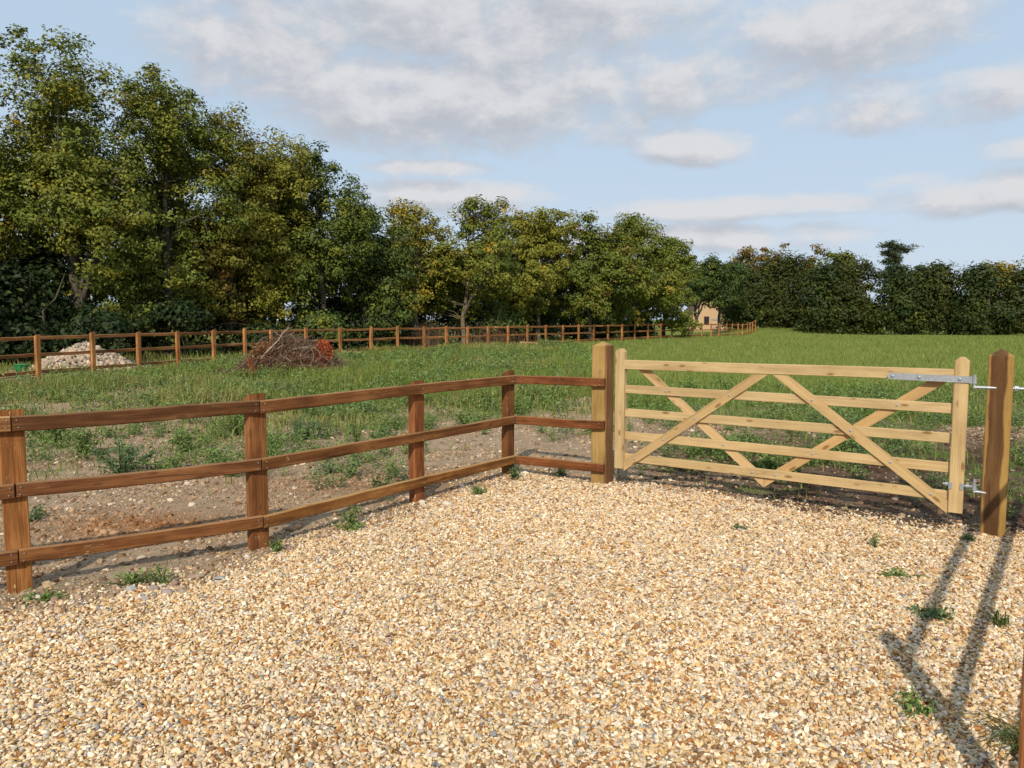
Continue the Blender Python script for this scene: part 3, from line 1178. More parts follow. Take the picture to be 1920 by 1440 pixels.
# long hinge strap across stile and top rail, with its eye and the pin in the post
def strap():
    L, h, d = 0.585, 0.050, 0.008
    vs, fs = [], []
    N = 8
    ol = [(-L / 2 + h / 2 * (1 - math.sin(math.pi * k / N)), h / 2 * math.cos(math.pi * k / N)) for k in range(N + 1)]
    ol += [(L / 2, -h / 2), (L / 2, h / 2)]
    n = len(ol)
    for zz in (d / 2, -d / 2):
        vs += [(x, y, zz) for x, y in ol]
    fs = [tuple(range(n)), tuple(range(n, 2 * n))[::-1]] + [(i, (i + 1) % n, (i + 1) % n + n, i + n) for i in range(n)]
    s = solid("hinge_strap", vs, fs, M_STEEL, gate, frame(gpt(2.865, 0.006, 1.186), GX + Vector((0, 0, -0.012)), (0, 0, 1)))
    for u in (2.61, 2.80, 3.075):
        m = GV.to_track_quat('Z', 'Y').to_matrix().to_4x4() @ Matrix.Scale(1.25, 4)
        m.translation = gpt(u, 0.012, 1.187 - (u - 2.865) * 0.012)
        link_mesh("bolt", BOLT, None, s, m)
    return s


def cyl(name, a, b, r, mat, parent, seg=12, r2=None):
    a, b = Vector(a), Vector(b)
    r2 = r if r2 is None else r2
    L = (b - a).length
    vs = [(r * math.cos(2 * math.pi * i / seg), r * math.sin(2 * math.pi * i / seg), -L / 2) for i in range(seg)]
    vs += [(r2 * math.cos(2 * math.pi * i / seg), r2 * math.sin(2 * math.pi * i / seg), L / 2) for i in range(seg)]
    fs = [(i, (i + 1) % seg, (i + 1) % seg + seg, i + seg) for i in range(seg)] + [tuple(range(seg)), tuple(range(seg, 2 * seg))]
    m = (b - a).to_track_quat('Z', 'Y').to_matrix().to_4x4()
    m.translation = (a + b) / 2
    return solid(name, vs, fs, mat, parent, m)


strap_o = strap()
cyl("hinge_eye", gpt(3.172, 0.004, 1.155), gpt(3.172, 0.004, 1.205), 0.017, M_STEEL, strap_o)
cyl("hinge_pin", gpt(3.172, 0.004, 1.120), gpt(3.172, 0.004, 1.222), 0.0095, M_STEEL, post_r)
cyl("hinge_rod", gpt(3.172, 0.004, 1.128), gpt(3.56, -0.055, 1.128), 0.011, M_STEEL, post_r)
cyl("hinge_nut", gpt(3.425, -0.035, 1.128), gpt(3.452, -0.039, 1.128), 0.021, M_STEEL, post_r, 6)
# lower hinge: threaded eye bolt through the stile with two plates
lz = 0.358


def plate(u):
    vs = [(sx * 0.011, sy * 0.024, sz * 0.004) for sx in (-1, 1) for sy in (-1, 1) for sz in (-1, 1)]
    fs = [(0, 1, 3, 2), (4, 6, 7, 5), (0, 4, 5, 1), (2, 3, 7, 6), (0, 2, 6, 4), (1, 5, 7, 3)]
    return solid("hinge_plate", vs, fs, M_STEEL, gate, frame(gpt(u, 0.005, lz), GX, (0, 0, 1)))


plate(3.046)
plate(3.124)
cyl("hinge_rod", gpt(2.995, -0.020, lz + 0.006), gpt(3.21, -0.004, lz + 0.006), 0.009, M_STEEL, gate)
cyl("hinge_nut", gpt(3.012, -0.019, lz + 0.006), gpt(3.034, -0.017, lz + 0.006), 0.016, M_STEEL, gate, 6)
cyl("hinge_nut", gpt(3.150, -0.008, lz + 0.006), gpt(3.172, -0.006, lz + 0.006), 0.016, M_STEEL, gate, 6)
cyl("hinge_eye", gpt(3.205, -0.002, lz - 0.016), gpt(3.205, -0.002, lz + 0.026), 0.017, M_STEEL, gate)
cyl("hinge_pin", gpt(3.205, -0.002, lz - 0.036), gpt(3.205, -0.002, lz + 0.066), 0.0095, M_STEEL, post_r)
cyl("hinge_rod", gpt(3.200, -0.002, lz - 0.026), gpt(3.30, -0.020, lz - 0.034), 0.011, M_STEEL, post_r)

# two pale knots on the front of the hanging post
def knot_disc(zc, u):
    pts = []
    for i in range(10):
        a = 2 * math.pi * i / 10
        k = 1.0 if i % 5 else 1.9
        pts.append((0.011 * math.cos(a) * (0.8 if i % 5 else 1) * 0.8, 0.0125 * math.sin(a + math.pi / 2) * k, 0))
    vs = [(0, 0, 0.0025)] + [(x * 1.0, y * 1.0, 0) for x, y, _ in [(p[0], p[1], 0) for p in pts]]
    fs = [(0, 1 + i, 1 + (i + 1) % 10) for i in range(10)]
    o = solid("knot", vs, fs, M_GATE, post_r, frame(gpt(u, 0.0026, zc), GX, (0, 0, 1)))
    o.color = (0.95, 0.85, 0.7, 1)


knot_disc(0.60, 3.338)
knot_disc(0.27, 3.342)

# ---------------------------------------------------------------- fence on the right of the drive (its rails throw the stripes of shade on the gravel)
RD = Vector((0.59, 0.81)).normalized()
RB = Vector((2.43, 3.27))
rf = empty("rail_fence", (RB.x, RB.y, 0))
tag(rf, "brown fence at the right edge, only a post sliver showing in bottom corner", "fence")
rn = Vector((-RD.y, RD.x))                           # towards the drive
for s in (-1.16, 2.64):
    p = RB + RD * s
    me = slope_post_mesh("post", 1.10, 0.100, 0.075, 0.04, seed=int(s * 10) + 60)
    c = p + rn * (0.085 if s == -1.16 else 0.060)
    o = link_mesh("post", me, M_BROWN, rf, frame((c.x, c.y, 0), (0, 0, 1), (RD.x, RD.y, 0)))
    o.color = (1.5, 1.35, 1.25, 1)
for k, z in enumerate((1.005, 0.605, 0.205)):
    for (s0, s1) in ((-1.22, 2.64), (2.64, 3.4)):
        a, b = RB + RD * (s0 + 0.003), RB + RD * (s1 - 0.003)
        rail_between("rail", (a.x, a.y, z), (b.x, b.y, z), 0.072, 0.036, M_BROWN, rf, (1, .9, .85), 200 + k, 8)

# ---------------------------------------------------------------- far fence round the paddock
far = empty("rail_fence", (FAR[0][0], FAR[0][1], 0.16))
tag(far, "long brown post and rail fence running across the far side below the trees", "fence")
FPOST = [slope_post_mesh("post", 1.12, 0.125, 0.080, 0.05, segs=2, seed=300 + i) for i in range(3)]
pts3 = [Vector((x, y, float(gz(x, y)))) for x, y in FARX]
rng_f = random.Random(77)
for i, p in enumerate(pts3):
    a, b = pts3[max(i - 1, 0)], pts3[min(i + 1, len(pts3) - 1)]
    d = (b - a).normalized()
    o = link_mesh("post", FPOST[i % 3], M_BROWN, far, frame((p.x, p.y, p.z + rng_f.uniform(-.03, .03)), Vector((rng_f.uniform(-.015, .015), rng_f.uniform(-.015, .015), 1)), (d.x, d.y, 0)))
    tn = rng_f.uniform(1.5, 2.1)
    o.color = (tn, tn * 0.98, tn * 0.9, 1)
FRAIL = plank_mesh("rail", 1.0, 0.086, 0.040, 3, 0.004, 0.006, 400)
for i in range(len(pts3) - 1):
    a, b = pts3[i], pts3[i + 1]
    d = (b - a)
    nb = Vector((-d.y, d.x, 0)).normalized() * 0.065  # rails on the tree side
    for z in (1.00, 0.585, 0.165):
        mw = frame((a + b) / 2 + nb + Vector((0, 0, z)), d, (0, 0, 1)) @ Matrix.Diagonal((d.length, 1, 1, 1))
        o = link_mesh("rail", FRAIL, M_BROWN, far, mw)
        tn = rng_f.uniform(0.85, 1.6)
        o.color = (tn, tn * 0.93, tn * 0.85, 1)


# ================================================================ foliage
def leaf_quads(P, N, size, rng, aspect=0.62):
    """folded rhombus leaves: P centres, N normals, returns verts (4n,3) and faces (2n,3)"""
    n = len(P)
    r = rng.normal(size=(n, 3))
    T = np.cross(N, r)
    T /= np.linalg.norm(T, axis=1, keepdims=True) + 1e-9
    B = np.cross(N, T)
    s = size[:, None]
    v0 = P - T * s * 0.55
    v1 = P + B * s * 0.5 * aspect + N * s * 0.08
    v2 = P + T * s * 0.55 - N * s * 0.10
    v3 = P - B * s * 0.5 * aspect + N * s * 0.08
    V = np.stack([v0, v1, v2, v3], 1).reshape(-1, 3)
    b = np.arange(n) * 4
    F = np.concatenate([np.stack([b, b + 1, b + 2], -1), np.stack([b, b + 2, b + 3], -1)])
    return V, F


def tubes(paths, sides=6):
    """paths: list of (points (k,3), radii (k)) -> verts, quad faces"""
    V, F, base = [], [], 0
    ang = np.arange(sides) * 2 * np.pi / sides
    for pts, rr in paths:
        pts = np.asarray(pts, dtype=float)
        k = len(pts)
        for i in range(k):
            t = pts[min(i + 1, k - 1)] - pts[max(i - 1, 0)]
            t = t / (np.linalg.norm(t) + 1e-9)
            a = np.array([0, 0, 1.0]) if abs(t[2]) < 0.9 else np.array([1.0, 0, 0])
            u = np.cross(t, a)
            u /= np.linalg.norm(u)
            w_ = np.cross(t, u)
            V.append(pts[i] + rr[i] * (np.cos(ang)[:, None] * u + np.sin(ang)[:, None] * w_))
        for i in range(k - 1):
            for j in range(sides):
                a_, b_ = base + i * sides + j, base + i * sides + (j + 1) % sides
                F.append((a_, b_, b_ + sides, a_ + sides))
        base += k * sides
    return np.concatenate(V), np.array(F)


def curve(a, b, n, sag, rng, jit):
    a, b = np.asarray(a, float), np.asarray(b, float)
    t = np.linspace(0, 1, n)[:, None]
    p = a * (1 - t) + b * t
    p[:, 2] += (np.sin(np.pi * t[:, 0])) * sag
    p[1:-1] += rng.normal(size=(n - 2, 3)) * jit
    return p


GREEN = np.array([0.108, 0.142, 0.022])
OLIVE = np.array([0.180, 0.186, 0.025])
YELLOW = np.array([0.36, 0.25, 0.025])
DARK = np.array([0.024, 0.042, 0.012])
RUST = np.array([0.21, 0.115, 0.026])
BLUEG = np.array([0.070, 0.102, 0.028])


def make_tree(name, label, cat, x, y, H, R, cb, seed, pal, nclus, per, leaf, group=None, Ry=None, trunk=0.16, stems=1, flat=0.66, csize=0.50, bark=(1, 1, 1), lean=(0, 0), lobes=9, top_pow=1.0, droop=0.0, z0=None, outer=0.5, limbs_show=1.0, low=0):
    """tree or bush: trunk and limbs under one mesh, leaves spread in clumps through an uneven crown"""
    rng = np.random.default_rng(seed)
    z0 = float(gz(x, y)) if z0 is None else z0
    Ry = R if Ry is None else Ry
    root = empty(name, (x, y, z0))
    tag(root, label, cat, group)
    ch = (H - cb)
    cz = cb + ch * 0.48
    # big lobes give the crown its uneven outline
    la = rng.random(lobes) * 6.283
    lz = rng.uniform(-0.75, 0.95, lobes)
    lr = np.sqrt(np.clip(1 - np.abs(lz) ** 2.4, 0.05, 1)) * rng.uniform(0.35, 0.85, lobes)
    LC = np.stack([np.cos(la) * lr * R, np.sin(la) * lr * Ry, cz + lz * ch * 0.42], -1)
    LC = np.concatenate([LC, [[0, 0, cz + ch * 0.36]], [[0, 0, cz]]])
    LR = np.concatenate([rng.uniform(0.34, 0.58, lobes), [0.40], [0.60]])
    if low:      # skirt of lobes that reaches the ground
        aa = np.linspace(0, 6.283, low, endpoint=False) + rng.random()
        LC = np.concatenate([LC, np.stack([np.cos(aa) * R * .55, np.sin(aa) * Ry * .55, np.full(low, ch * .2)], -1)])
        LR = np.concatenate([LR, np.full(low, .5)])
    C = []
    lob = []
    while len(C) < nclus:
        k = rng.integers(0, len(LC))
        v = rng.normal(size=3)
        v /= np.linalg.norm(v)
        rr = rng.random() ** outer
        p = LC[k] + v * rr * LR[k] * np.array([R, Ry, ch * 0.46])
        if p[2] < max(cb * 0.55, .15) or p[2] > H * 1.02:
            continue
        C.append(p)
        lob.append(k)
    C = np.array(C)
    C[:, 0] += lean[0] * (C[:, 2] / H) ** 1.3
    C[:, 1] += lean[1] * (C[:, 2] / H) ** 1.3
    zmax = C[:, 2].max()
    C[:, 2] *= (H - csize * flat * 0.8) / zmax
    # skeleton
    paths = []
    limb_pts = []
    for s in range(stems):
        off = np.array([rng.normal() * 0.25, rng.normal() * 0.25, 0]) * (stems > 1)
        tp = np.array([lean[0] * .7 + off[0] * 5, lean[1] * .7 + off[1] * 5, H * 0.80])
        tr = curve(off + [0, 0, -0.25], tp, 9, 0, rng, 0.08 + 0.02 * H / 8)
        rads = trunk / math.sqrt(stems) * (1 - np.linspace(0, 0.88, 9)) + 0.012
        rads[0] *= 1.35
        paths.append((tr, rads))
        nl = max(4, int((9 + H * .5) / stems))
        for q in range(nl):
            ti = rng.integers(2, 8)
            a = tr[ti]
            tgt = C[rng.integers(0, len(C))]
            if tgt[2] < a[2] - 0.5:
                continue
            e = a + (tgt - a) * 0.92
            lp = curve(a, e, 7, 0.12 * np.linalg.norm(e - a), rng, 0.07)
            paths.append((lp, rads[ti] * 0.55 * (1 - np.linspace(0, 0.85, 7)) + 0.006))
            limb_pts.append(lp)
        limb_pts.append(tr)
    LP = np.concatenate(limb_pts)
    sel = rng.permutation(len(C))[:int(min(len(C), 130) * limbs_show)]
    for i in sel:
        dd = np.linalg.norm(LP - C[i], axis=1) + np.clip(LP[:, 2] - C[i][2], 0, 9) * 0.6
        a = LP[np.argmin(dd)]
        paths.append((curve(a, C[i], 4, 0.06, rng, 0.05), np.array([0.026, 0.018, 0.011, 0.005]) * (0.6 + H / 20)))
    V, F = tubes(paths, 5)
    tk = link_mesh("trunk", np_mesh("trunk", V, F, smooth=True), M_BARK, root)
    tk.color = (*bark, 1)
    # leaves in flattened pads round each cluster point
    per = int(per * .9)
    n = nclus * per
    ci = np.repeat(np.arange(nclus), per)
    g3 = rng.normal(size=(n, 3))
    g3 /= np.linalg.norm(g3, axis=1, keepdims=True)
    rr = rng.random((n, 1)) ** 0.42
    cs = (csize * rng.uniform(0.6, 1.35, nclus))[ci][:, None]
    off = g3 * rr * cs * np.array([1, 1, flat])
    off[:, 2] -= droop * (off[:, 0] ** 2 + off[:, 1] ** 2) / csize
    P = C[ci] + off
    P[:, 2] = np.maximum(P[:, 2], 0.06)
    outd = P - np.array([lean[0] * .5, lean[1] * .5, cz])
    outd /= np.linalg.norm(outd, axis=1, keepdims=True) + 1e-9
    N = g3 * 0.75 + outd * 0.55 + np.array([0, 0, 0.45]) + rng.normal(size=(n, 3)) * 0.40
    N /= np.linalg.norm(N, axis=1, keepdims=True)
    size = leaf * rng.uniform(0.6, 1.35, n)
    Vl, Fl = leaf_quads(P, N, size, rng)
    # colour: clumps differ, single leaves vary a little, some branches turn
    base, alt, turn, amount = pal
    k1 = rng.random(nclus)[ci][:, None]
    turned = (rng.random(nclus) < amount)[ci][:, None] * rng.uniform(0.4, 1.0, nclus)[ci][:, None]
    col = base * (1 - k1) + alt * k1
    col = col * (1 - turned) + turn * turned
    one = rng.random((n, 1)) < 0.02
    col = np.where(one, col * 0.5 + turn * 0.5, col)
    col = col * rng.uniform(0.72, 1.28, (n, 1))
    link_mesh("crown", np_mesh("crown", Vl, Fl, np.repeat(col, 4, axis=0)), M_LEAF, root)
    return root


ORD = ["first", "second", "third", "fourth", "fifth", "sixth", "seventh", "eighth", "ninth", "tenth", "eleventh", "twelfth", "thirteenth", "fourteenth", "fifteenth", "sixteenth"]

# (label, x, y, H, R, crown base, palette, clusters, leaves per cluster, leaf size, extra)
TREES = [
    ("tall olive green maple cut off by the left edge", -19.2, 26.6, 10.0, 3.6, 0.7, (OLIVE, GREEN, YELLOW, .05), 270, 160, .120, {}),
    ("tallest tree of the row, olive green with a ragged top, near left edge", -15.3, 27.2, 11.0, 2.9, 0.8, (OLIVE, GREEN, YELLOW, .05), 300, 165, .118, dict(trunk=.24, lobes=14)),
    ("tall green tree right of the tallest one, with drooping lower branches", -13.1, 29.6, 10.8, 2.9, 0.6, (GREEN * 1.1, OLIVE, YELLOW, .04), 300, 165, .118, dict(trunk=.22, droop=.15, lobes=14)),
    ("brownish green rounded tree between tall left trees and yellower one", -11.8, 32.4, 9.9, 3.0, 0.8, (np.array([.155, .15, .022]), np.array([.18, .155, .025]), RUST, .05), 300, 160, .122, dict(trunk=.2)),
    ("yellowing green tree standing above the brush heap", -10.1, 34.2, 9.7, 2.5, 0.7, (OLIVE, np.array([.22, .20, .025]), YELLOW, .04), 270, 150, .125, dict(trunk=.18)),
    ("dark green pointed tree where the tall left row steps down", -8.5, 34.8, 9.2, 2.2, 0.6, (GREEN, GREEN * .8, OLIVE, .1), 250, 150, .125, dict(trunk=.17)),
    ("bushy dark green tree beside the sparse yellow one", -6.9, 37.0, 6.9, 2.3, 0.5, (BLUEG, GREEN, OLIVE, .1), 210, 135, .135, {}),
    ("sparse yellow leaved tree with bare pale branches in mid row", -4.9, 39.7, 7.5, 2.4, 1.6, (np.array([.25, .21, .025]), OLIVE, YELLOW, .22), 140, 100, .13, dict(trunk=.15, bark=(1.9, 1.8, 1.6), csize=.46)),
    ("leaning olive tree with a long pale bare limb, right of yellow one", -2.7, 41.5, 8.0, 2.9, 0.7, (OLIVE, GREEN, YELLOW, .08), 230, 130, .14, dict(lean=(.7, 0), bark=(1.8, 1.7, 1.5))),
    ("broad rounded yellow green tree in the middle of the row", 1.5, 45.8, 7.8, 3.5, 0.4, (OLIVE * 1.05, np.array([.20, .185, .022]), YELLOW, .06), 330, 130, .145, dict(flat=.55)),
    ("dark olive rounded tree tucked behind the broad yellow green one", 4.9, 49.4, 8.2, 3.3, 0.4, (GREEN * 1.0, OLIVE * .85, RUST, .05), 270, 115, .16, {}),
    ("green domed tree left of the far green one at the end of the row", 7.9, 52.8, 8.5, 3.3, 0.4, (OLIVE, GREEN, YELLOW, .04), 280, 115, .165, {}),
    ("last full green tree of the row before the gap with the house", 11.2, 57.4, 7.9, 3.1, 0.3, (GREEN * 1.1, OLIVE * .9, OLIVE, .05), 270, 115, .17, {}),
    ("low dark tree leaning over the gap by the little house", 14.6, 63.6, 6.7, 2.6, 1.9, (DARK * 1.9, GREEN * .8, OLIVE, .05), 190, 95, .19, dict(lean=(1.6, .0))),
    ("olive tree filling the row behind the two tallest left trees", -17.4, 31.0, 9.6, 2.8, 0.8, (OLIVE * .9, GREEN, YELLOW, .03), 200, 100, .14, {}),
    ("green tree of the second line seen through the gap right of the tallest", -14.6, 33.6, 9.8, 2.8, 0.8, (GREEN, OLIVE * .9, YELLOW, .03), 220, 100, .14, {}),
    ("green tree of the second line behind the yellowing one", -11.4, 37.2, 9.4, 2.6, 0.8, (GREEN, OLIVE * .9, YELLOW, .03), 200, 95, .15, {}),
    ("dull green tree of the second line behind the sparse yellow tree", -6.0, 42.4, 6.6, 2.6, 0.6, (GREEN * .9, OLIVE * .8, YELLOW, .04), 170, 90, .16, {}),
    ("olive tree of the second line between leaning tree and broad one", -0.9, 47.0, 7.3, 2.6, 0.6, (OLIVE * .9, GREEN, YELLOW, .04), 170, 90, .17, {}),
    ("dark bushy tree whose crown closes the gap above the little house", 19.6, 74.0, 6.9, 2.7, 2.6, (DARK * 1.9, GREEN * .8, OLIVE, .05), 170, 85, .21, dict(lean=(.6, .0))),
]
for i, (lb, x, y, H, R, cb, pal, nc, per, lf, ex) in enumerate(TREES):
    make_tree("broadleaf_tree", lb, "tree", x, y, H, R, cb, 100 + i, pal, int(nc * 1.5), int(per * .68), lf, group="trees behind the far fence", **ex)


def behind_fence(t, off):
    """point at position t (in posts) along the far fence, off metres to its tree side"""
    i = min(int(t), len(FARX) - 2)
    a, b = Vector(FARX[i]), Vector(FARX[i + 1])
    p = a + (b - a) * (t - i)
    d = (b - a).normalized()
    return p + Vector((-d.y, d.x)) * off


make_tree("undergrowth_shrub", "dark shrub behind the stone heap at the left edge", "shrub", -16.2, 24.6, 3.6, 1.7, 0.1, 299, (DARK * .8, DARK * 1.1, GREEN * .6, .06), 100, 60, .19, csize=.8, trunk=.06, stems=2, Ry=1.2, limbs_show=.3)

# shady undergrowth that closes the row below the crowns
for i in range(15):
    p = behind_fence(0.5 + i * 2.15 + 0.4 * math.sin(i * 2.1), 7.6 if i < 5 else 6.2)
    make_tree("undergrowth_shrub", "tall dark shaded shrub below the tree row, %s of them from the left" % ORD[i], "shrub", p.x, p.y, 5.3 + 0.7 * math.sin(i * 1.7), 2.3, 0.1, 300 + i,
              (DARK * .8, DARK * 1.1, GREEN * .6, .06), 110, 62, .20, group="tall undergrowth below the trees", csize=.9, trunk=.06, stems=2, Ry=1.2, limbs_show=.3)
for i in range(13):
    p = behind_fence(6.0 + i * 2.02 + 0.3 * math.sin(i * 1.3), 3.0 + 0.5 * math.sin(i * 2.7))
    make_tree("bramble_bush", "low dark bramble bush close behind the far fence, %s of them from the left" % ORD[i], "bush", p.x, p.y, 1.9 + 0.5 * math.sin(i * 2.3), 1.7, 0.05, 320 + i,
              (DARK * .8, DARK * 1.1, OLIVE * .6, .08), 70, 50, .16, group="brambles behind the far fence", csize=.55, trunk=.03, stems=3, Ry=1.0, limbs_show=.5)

# smaller sunlit bushes in front of the row
FB = [("small grey green bush in front of the tree row, behind mid fence", -0.6, 43.0, 2.4, 1.2), ("low leafy bush at the foot of the dark tree in mid row", -8.3, 33.6, 1.9, 1.2), ("rounded green bush beneath the domed tree near row end", 6.6, 51.4, 2.4, 1.4)]
for i, (lb, x, y, H, R) in enumerate(FB):
    make_tree("bush", lb, "bush", x, y, H, R, .1, 340 + i, (BLUEG, GREEN, OLIVE, .1), 70, 80, .15, csize=.45, trunk=.04, stems=2, limbs_show=.3)

# ---------------------------------------------------------------- hedge across the far side of the field
HX = [23.3, 26.8, 30.1, 33.2, 36.4, 39.6, 42.8, 46.2, 49.8, 53.6]
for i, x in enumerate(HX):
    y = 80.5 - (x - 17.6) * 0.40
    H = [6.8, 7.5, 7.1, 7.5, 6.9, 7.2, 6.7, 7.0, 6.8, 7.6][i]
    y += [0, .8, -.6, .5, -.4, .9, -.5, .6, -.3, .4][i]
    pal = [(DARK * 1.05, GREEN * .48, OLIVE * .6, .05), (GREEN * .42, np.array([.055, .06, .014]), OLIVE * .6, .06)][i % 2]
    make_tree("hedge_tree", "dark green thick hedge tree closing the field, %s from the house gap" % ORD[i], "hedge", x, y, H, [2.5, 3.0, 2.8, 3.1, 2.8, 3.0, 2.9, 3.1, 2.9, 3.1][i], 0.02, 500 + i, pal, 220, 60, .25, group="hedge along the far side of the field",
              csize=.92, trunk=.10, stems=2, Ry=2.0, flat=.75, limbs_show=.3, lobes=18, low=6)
BT = [("russet tinged tree showing above hedge, nearest the house gap", 26.6, 88, 9.6), ("reddish brown tree above hedge, between russet and olive tops", 30.2, 88.5, 10.2), ("olive brown tree top above hedge, right of the reddish brown one", 34.4, 87.5, 10.0), ("thin dark olive tree top above hedge, just left of the cedar", 38.2, 87.0, 9.0), ("plain green tree top low behind the hedge, right of the cedar", 44.0, 83.5, 7.4), ("yellowish small tree top above hedge right of the cedar", 50.0, 81.0, 7.6), ("grey green loose tree above hedge at right edge", 56.0, 80.0, 8.6)]
for i, (lb, x, y, H) in enumerate(BT):
    make_tree("broadleaf_tree", lb, "tree", x, y, H, 3.3, 0.3, 540 + i, [(OLIVE, RUST * .8, RUST, .3), (OLIVE, RUST * .7, RUST, .35), (OLIVE * .8, GREEN, RUST, .2), (OLIVE * .7, GREEN, RUST, .1), (GREEN * .6, DARK * 1.4, OLIVE, .05), (OLIVE, YELLOW * .7, YELLOW, .4), (GREEN, BLUEG, OLIVE, .1)][i], 190, 60, .30, csize=.8, outer=.6, low=5)


# cedar with its flat plates above the hedge
def cedar():
    x, y = 50.2, 103.0
    root = tag(empty("cedar_tree", (x, y, 0)), "lone cedar with a flat wind bent top standing above the hedge", "tree")
    rng = np.random.default_rng(9)
    tr = curve((0, 0, -.2), (0.3, 0, 11.3), 8, 0, rng, 0.06)
    paths = [(tr, np.linspace(0.32, 0.06, 8))]
    plates = []
    for (z, dx, w_) in ((11.2, -0.9, 0.9), (11.0, .7, 1.2), (10.6, 1.9, .9), (10.2, -.8, 0.6), (9.7, .7, .8), (9.1, -.6, .9), (8.2, .9, 1.2), (7.2, -1.4, 1.8), (6.4, 1.6, 2.0), (5.2, -1.2, 2.2), (7.9, 0, 1.3), (9.0, .2, 1.0)):
        for q in range(9):
            plates.append((dx * .72 + rng.normal() * w_ * 0.34, rng.normal() * 0.6, z + rng.normal() * 0.16, w_))
        paths.append((curve((0.2, 0, z - 0.8), (dx * .85, 0, z), 5, 0.1, rng, .04), np.linspace(.09, .02, 5)))
    V, F = tubes(paths, 5)
    link_mesh("trunk", np_mesh("trunk", V, F, smooth=True), M_BARK, root)
    C = np.array([(a, b, c) for a, b, c, _ in plates])
    per = 60
    ci = np.repeat(np.arange(len(C)), per)
    n = len(ci)
    P = C[ci] + rng.normal(size=(n, 3)) * np.array([.36, .36, .14])
    N = rng.normal(size=(n, 3)) * .5 + [0, 0, 1]
    N /= np.linalg.norm(N, axis=1, keepdims=True)
    Vl, Fl = leaf_quads(P, N, rng.uniform(.18, .40, n), rng, .5)
    col = np.array([.085, .105, .050]) * rng.uniform(.6, 1.4, (n, 1))
    link_mesh("crown", np_mesh("crown", Vl, Fl, np.repeat(col, 4, axis=0)), M_LEAF, root)


cedar()


# ---------------------------------------------------------------- little house in the gap
def flat_mat(name, c1, c2, scale=3.0, rough=.9):
    m, t, out = new_mat(name)
    tco = t.n('ShaderNodeTexCoord')
    a = t.noise(tco.outputs['Object'], scale, 5, .65).outputs[0]
    bsdf(t, out, t.ramp(a, [(.3, c1), (.7, c2)]), rough, a, .01, .4, spec=.15)
    return m


def brick_mat():
    m, t, out = new_mat("pale_brick")
    tco = t.n('ShaderNodeTexCoord')
    sx = t.n('ShaderNodeSeparateXYZ', inp={0: tco.outputs['Object']})
    cv = t.n('ShaderNodeCombineXYZ', inp={0: sx.outputs[0], 1: sx.outputs[2], 2: 0.0})
    br = t.n('ShaderNodeTexBrick')
    br.inputs['Scale'].default_value = 4.4
    br.inputs['Color1'].default_value = (.56, .36, .20, 1)
    br.inputs['Color2'].default_value = (.47, .29, .16, 1)
    br.inputs['Mortar'].default_value = (.52, .42, .30, 1)
    t.link(cv.outputs[0], br.inputs['Vector'])
    bsdf(t, out, br.outputs[0], .9, spec=.1)
    return m


def house():
    x, y = 24.6, 97.0
    rz = -0.05
    root = tag(empty("house", (x, y, 0.0), rz), "small pale brick gable end of a house seen through the gap in trees", "house")
    mw = Matrix.Translation((x, y, 0.0)) @ Matrix.Rotation(rz, 4, 'Z')
    W, D, E, A = 2.6, 6.0, 1.7, 4.7
    vs = [(-W, 0, -.2), (W, 0, -.2), (W, 0, E), (0, 0, A), (-W, 0, E), (-W, D, -.2), (W, D, -.2), (W, D, E), (0, D, A), (-W, D, E)]
    fs = [(0, 1, 2, 3, 4), (5, 6, 7, 8, 9), (0, 4, 9, 5), (1, 6, 7, 2), (0, 5, 6, 1), (4, 3, 8, 9), (3, 2, 7, 8)]
    solid("wall", vs, fs, brick_mat(), root, mw)
    roof_m = flat_mat("roof_tiles", (.09, .055, .04), (.17, .10, .07), 8)
    for s in (-1, 1):
        a, b = (s * (W + .3), E - .28), (0, A + .04)
        t = .1
        vs = [(a[0], -.25, a[1] + .04), (b[0], -.25, b[1]), (b[0], D + .25, b[1]), (a[0], D + .25, a[1] + .04), (a[0], -.25, a[1] + t + .04), (b[0], -.25, b[1] + t), (b[0], D + .25, b[1] + t), (a[0], D + .25, a[1] + t + .04)]
        fs = [(0, 1, 2, 3), (4, 5, 6, 7), (0, 1, 5, 4), (1, 2, 6, 5), (2, 3, 7, 6), (3, 0, 4, 7)]
        solid("roof", vs, fs, roof_m, root, mw)

    def box(name, cx, cz, w_, h_, y0, y1, mat, par):
        vs = [(cx + sx * w_ / 2, yy, cz + sz * h_ / 2) for sx in (-1, 1) for yy in (y0, y1) for sz in (-1, 1)]
        fs = [(0, 1, 3, 2), (4, 6, 7, 5), (0, 4, 5, 1), (2, 3, 7, 6), (0, 2, 6, 4), (1, 5, 7, 3)]
        return solid(name, vs, fs, mat, par, mw)
    dark = flat_mat("dark_red_joinery", (.05, .012, .010), (.08, .02, .015))
    glass = flat_mat("window_glass", (.02, .02, .025), (.04, .04, .045), 2, .15)
    wn = box("window", -.28, 1.35, .62, .95, -.05, .03, dark, root)
    box("pane", -.28, 1.35, .46, .78, -.058, -.05, glass, wn)
    white = flat_mat("white_paint", (.55, .52, .47), (.7, .67, .6))
    box("sill_band", 1.0, 1.45, 1.4, .22, -.04, .02, flat_mat("grey_band", (.25, .26, .25), (.36, .36, .34)), root)
    box("door_post", -.85, .45, .12, .85, -.05, .02, white, root)
    box("door_post", .95, .45, .14, .85, -.05, .02, white, root)


house()


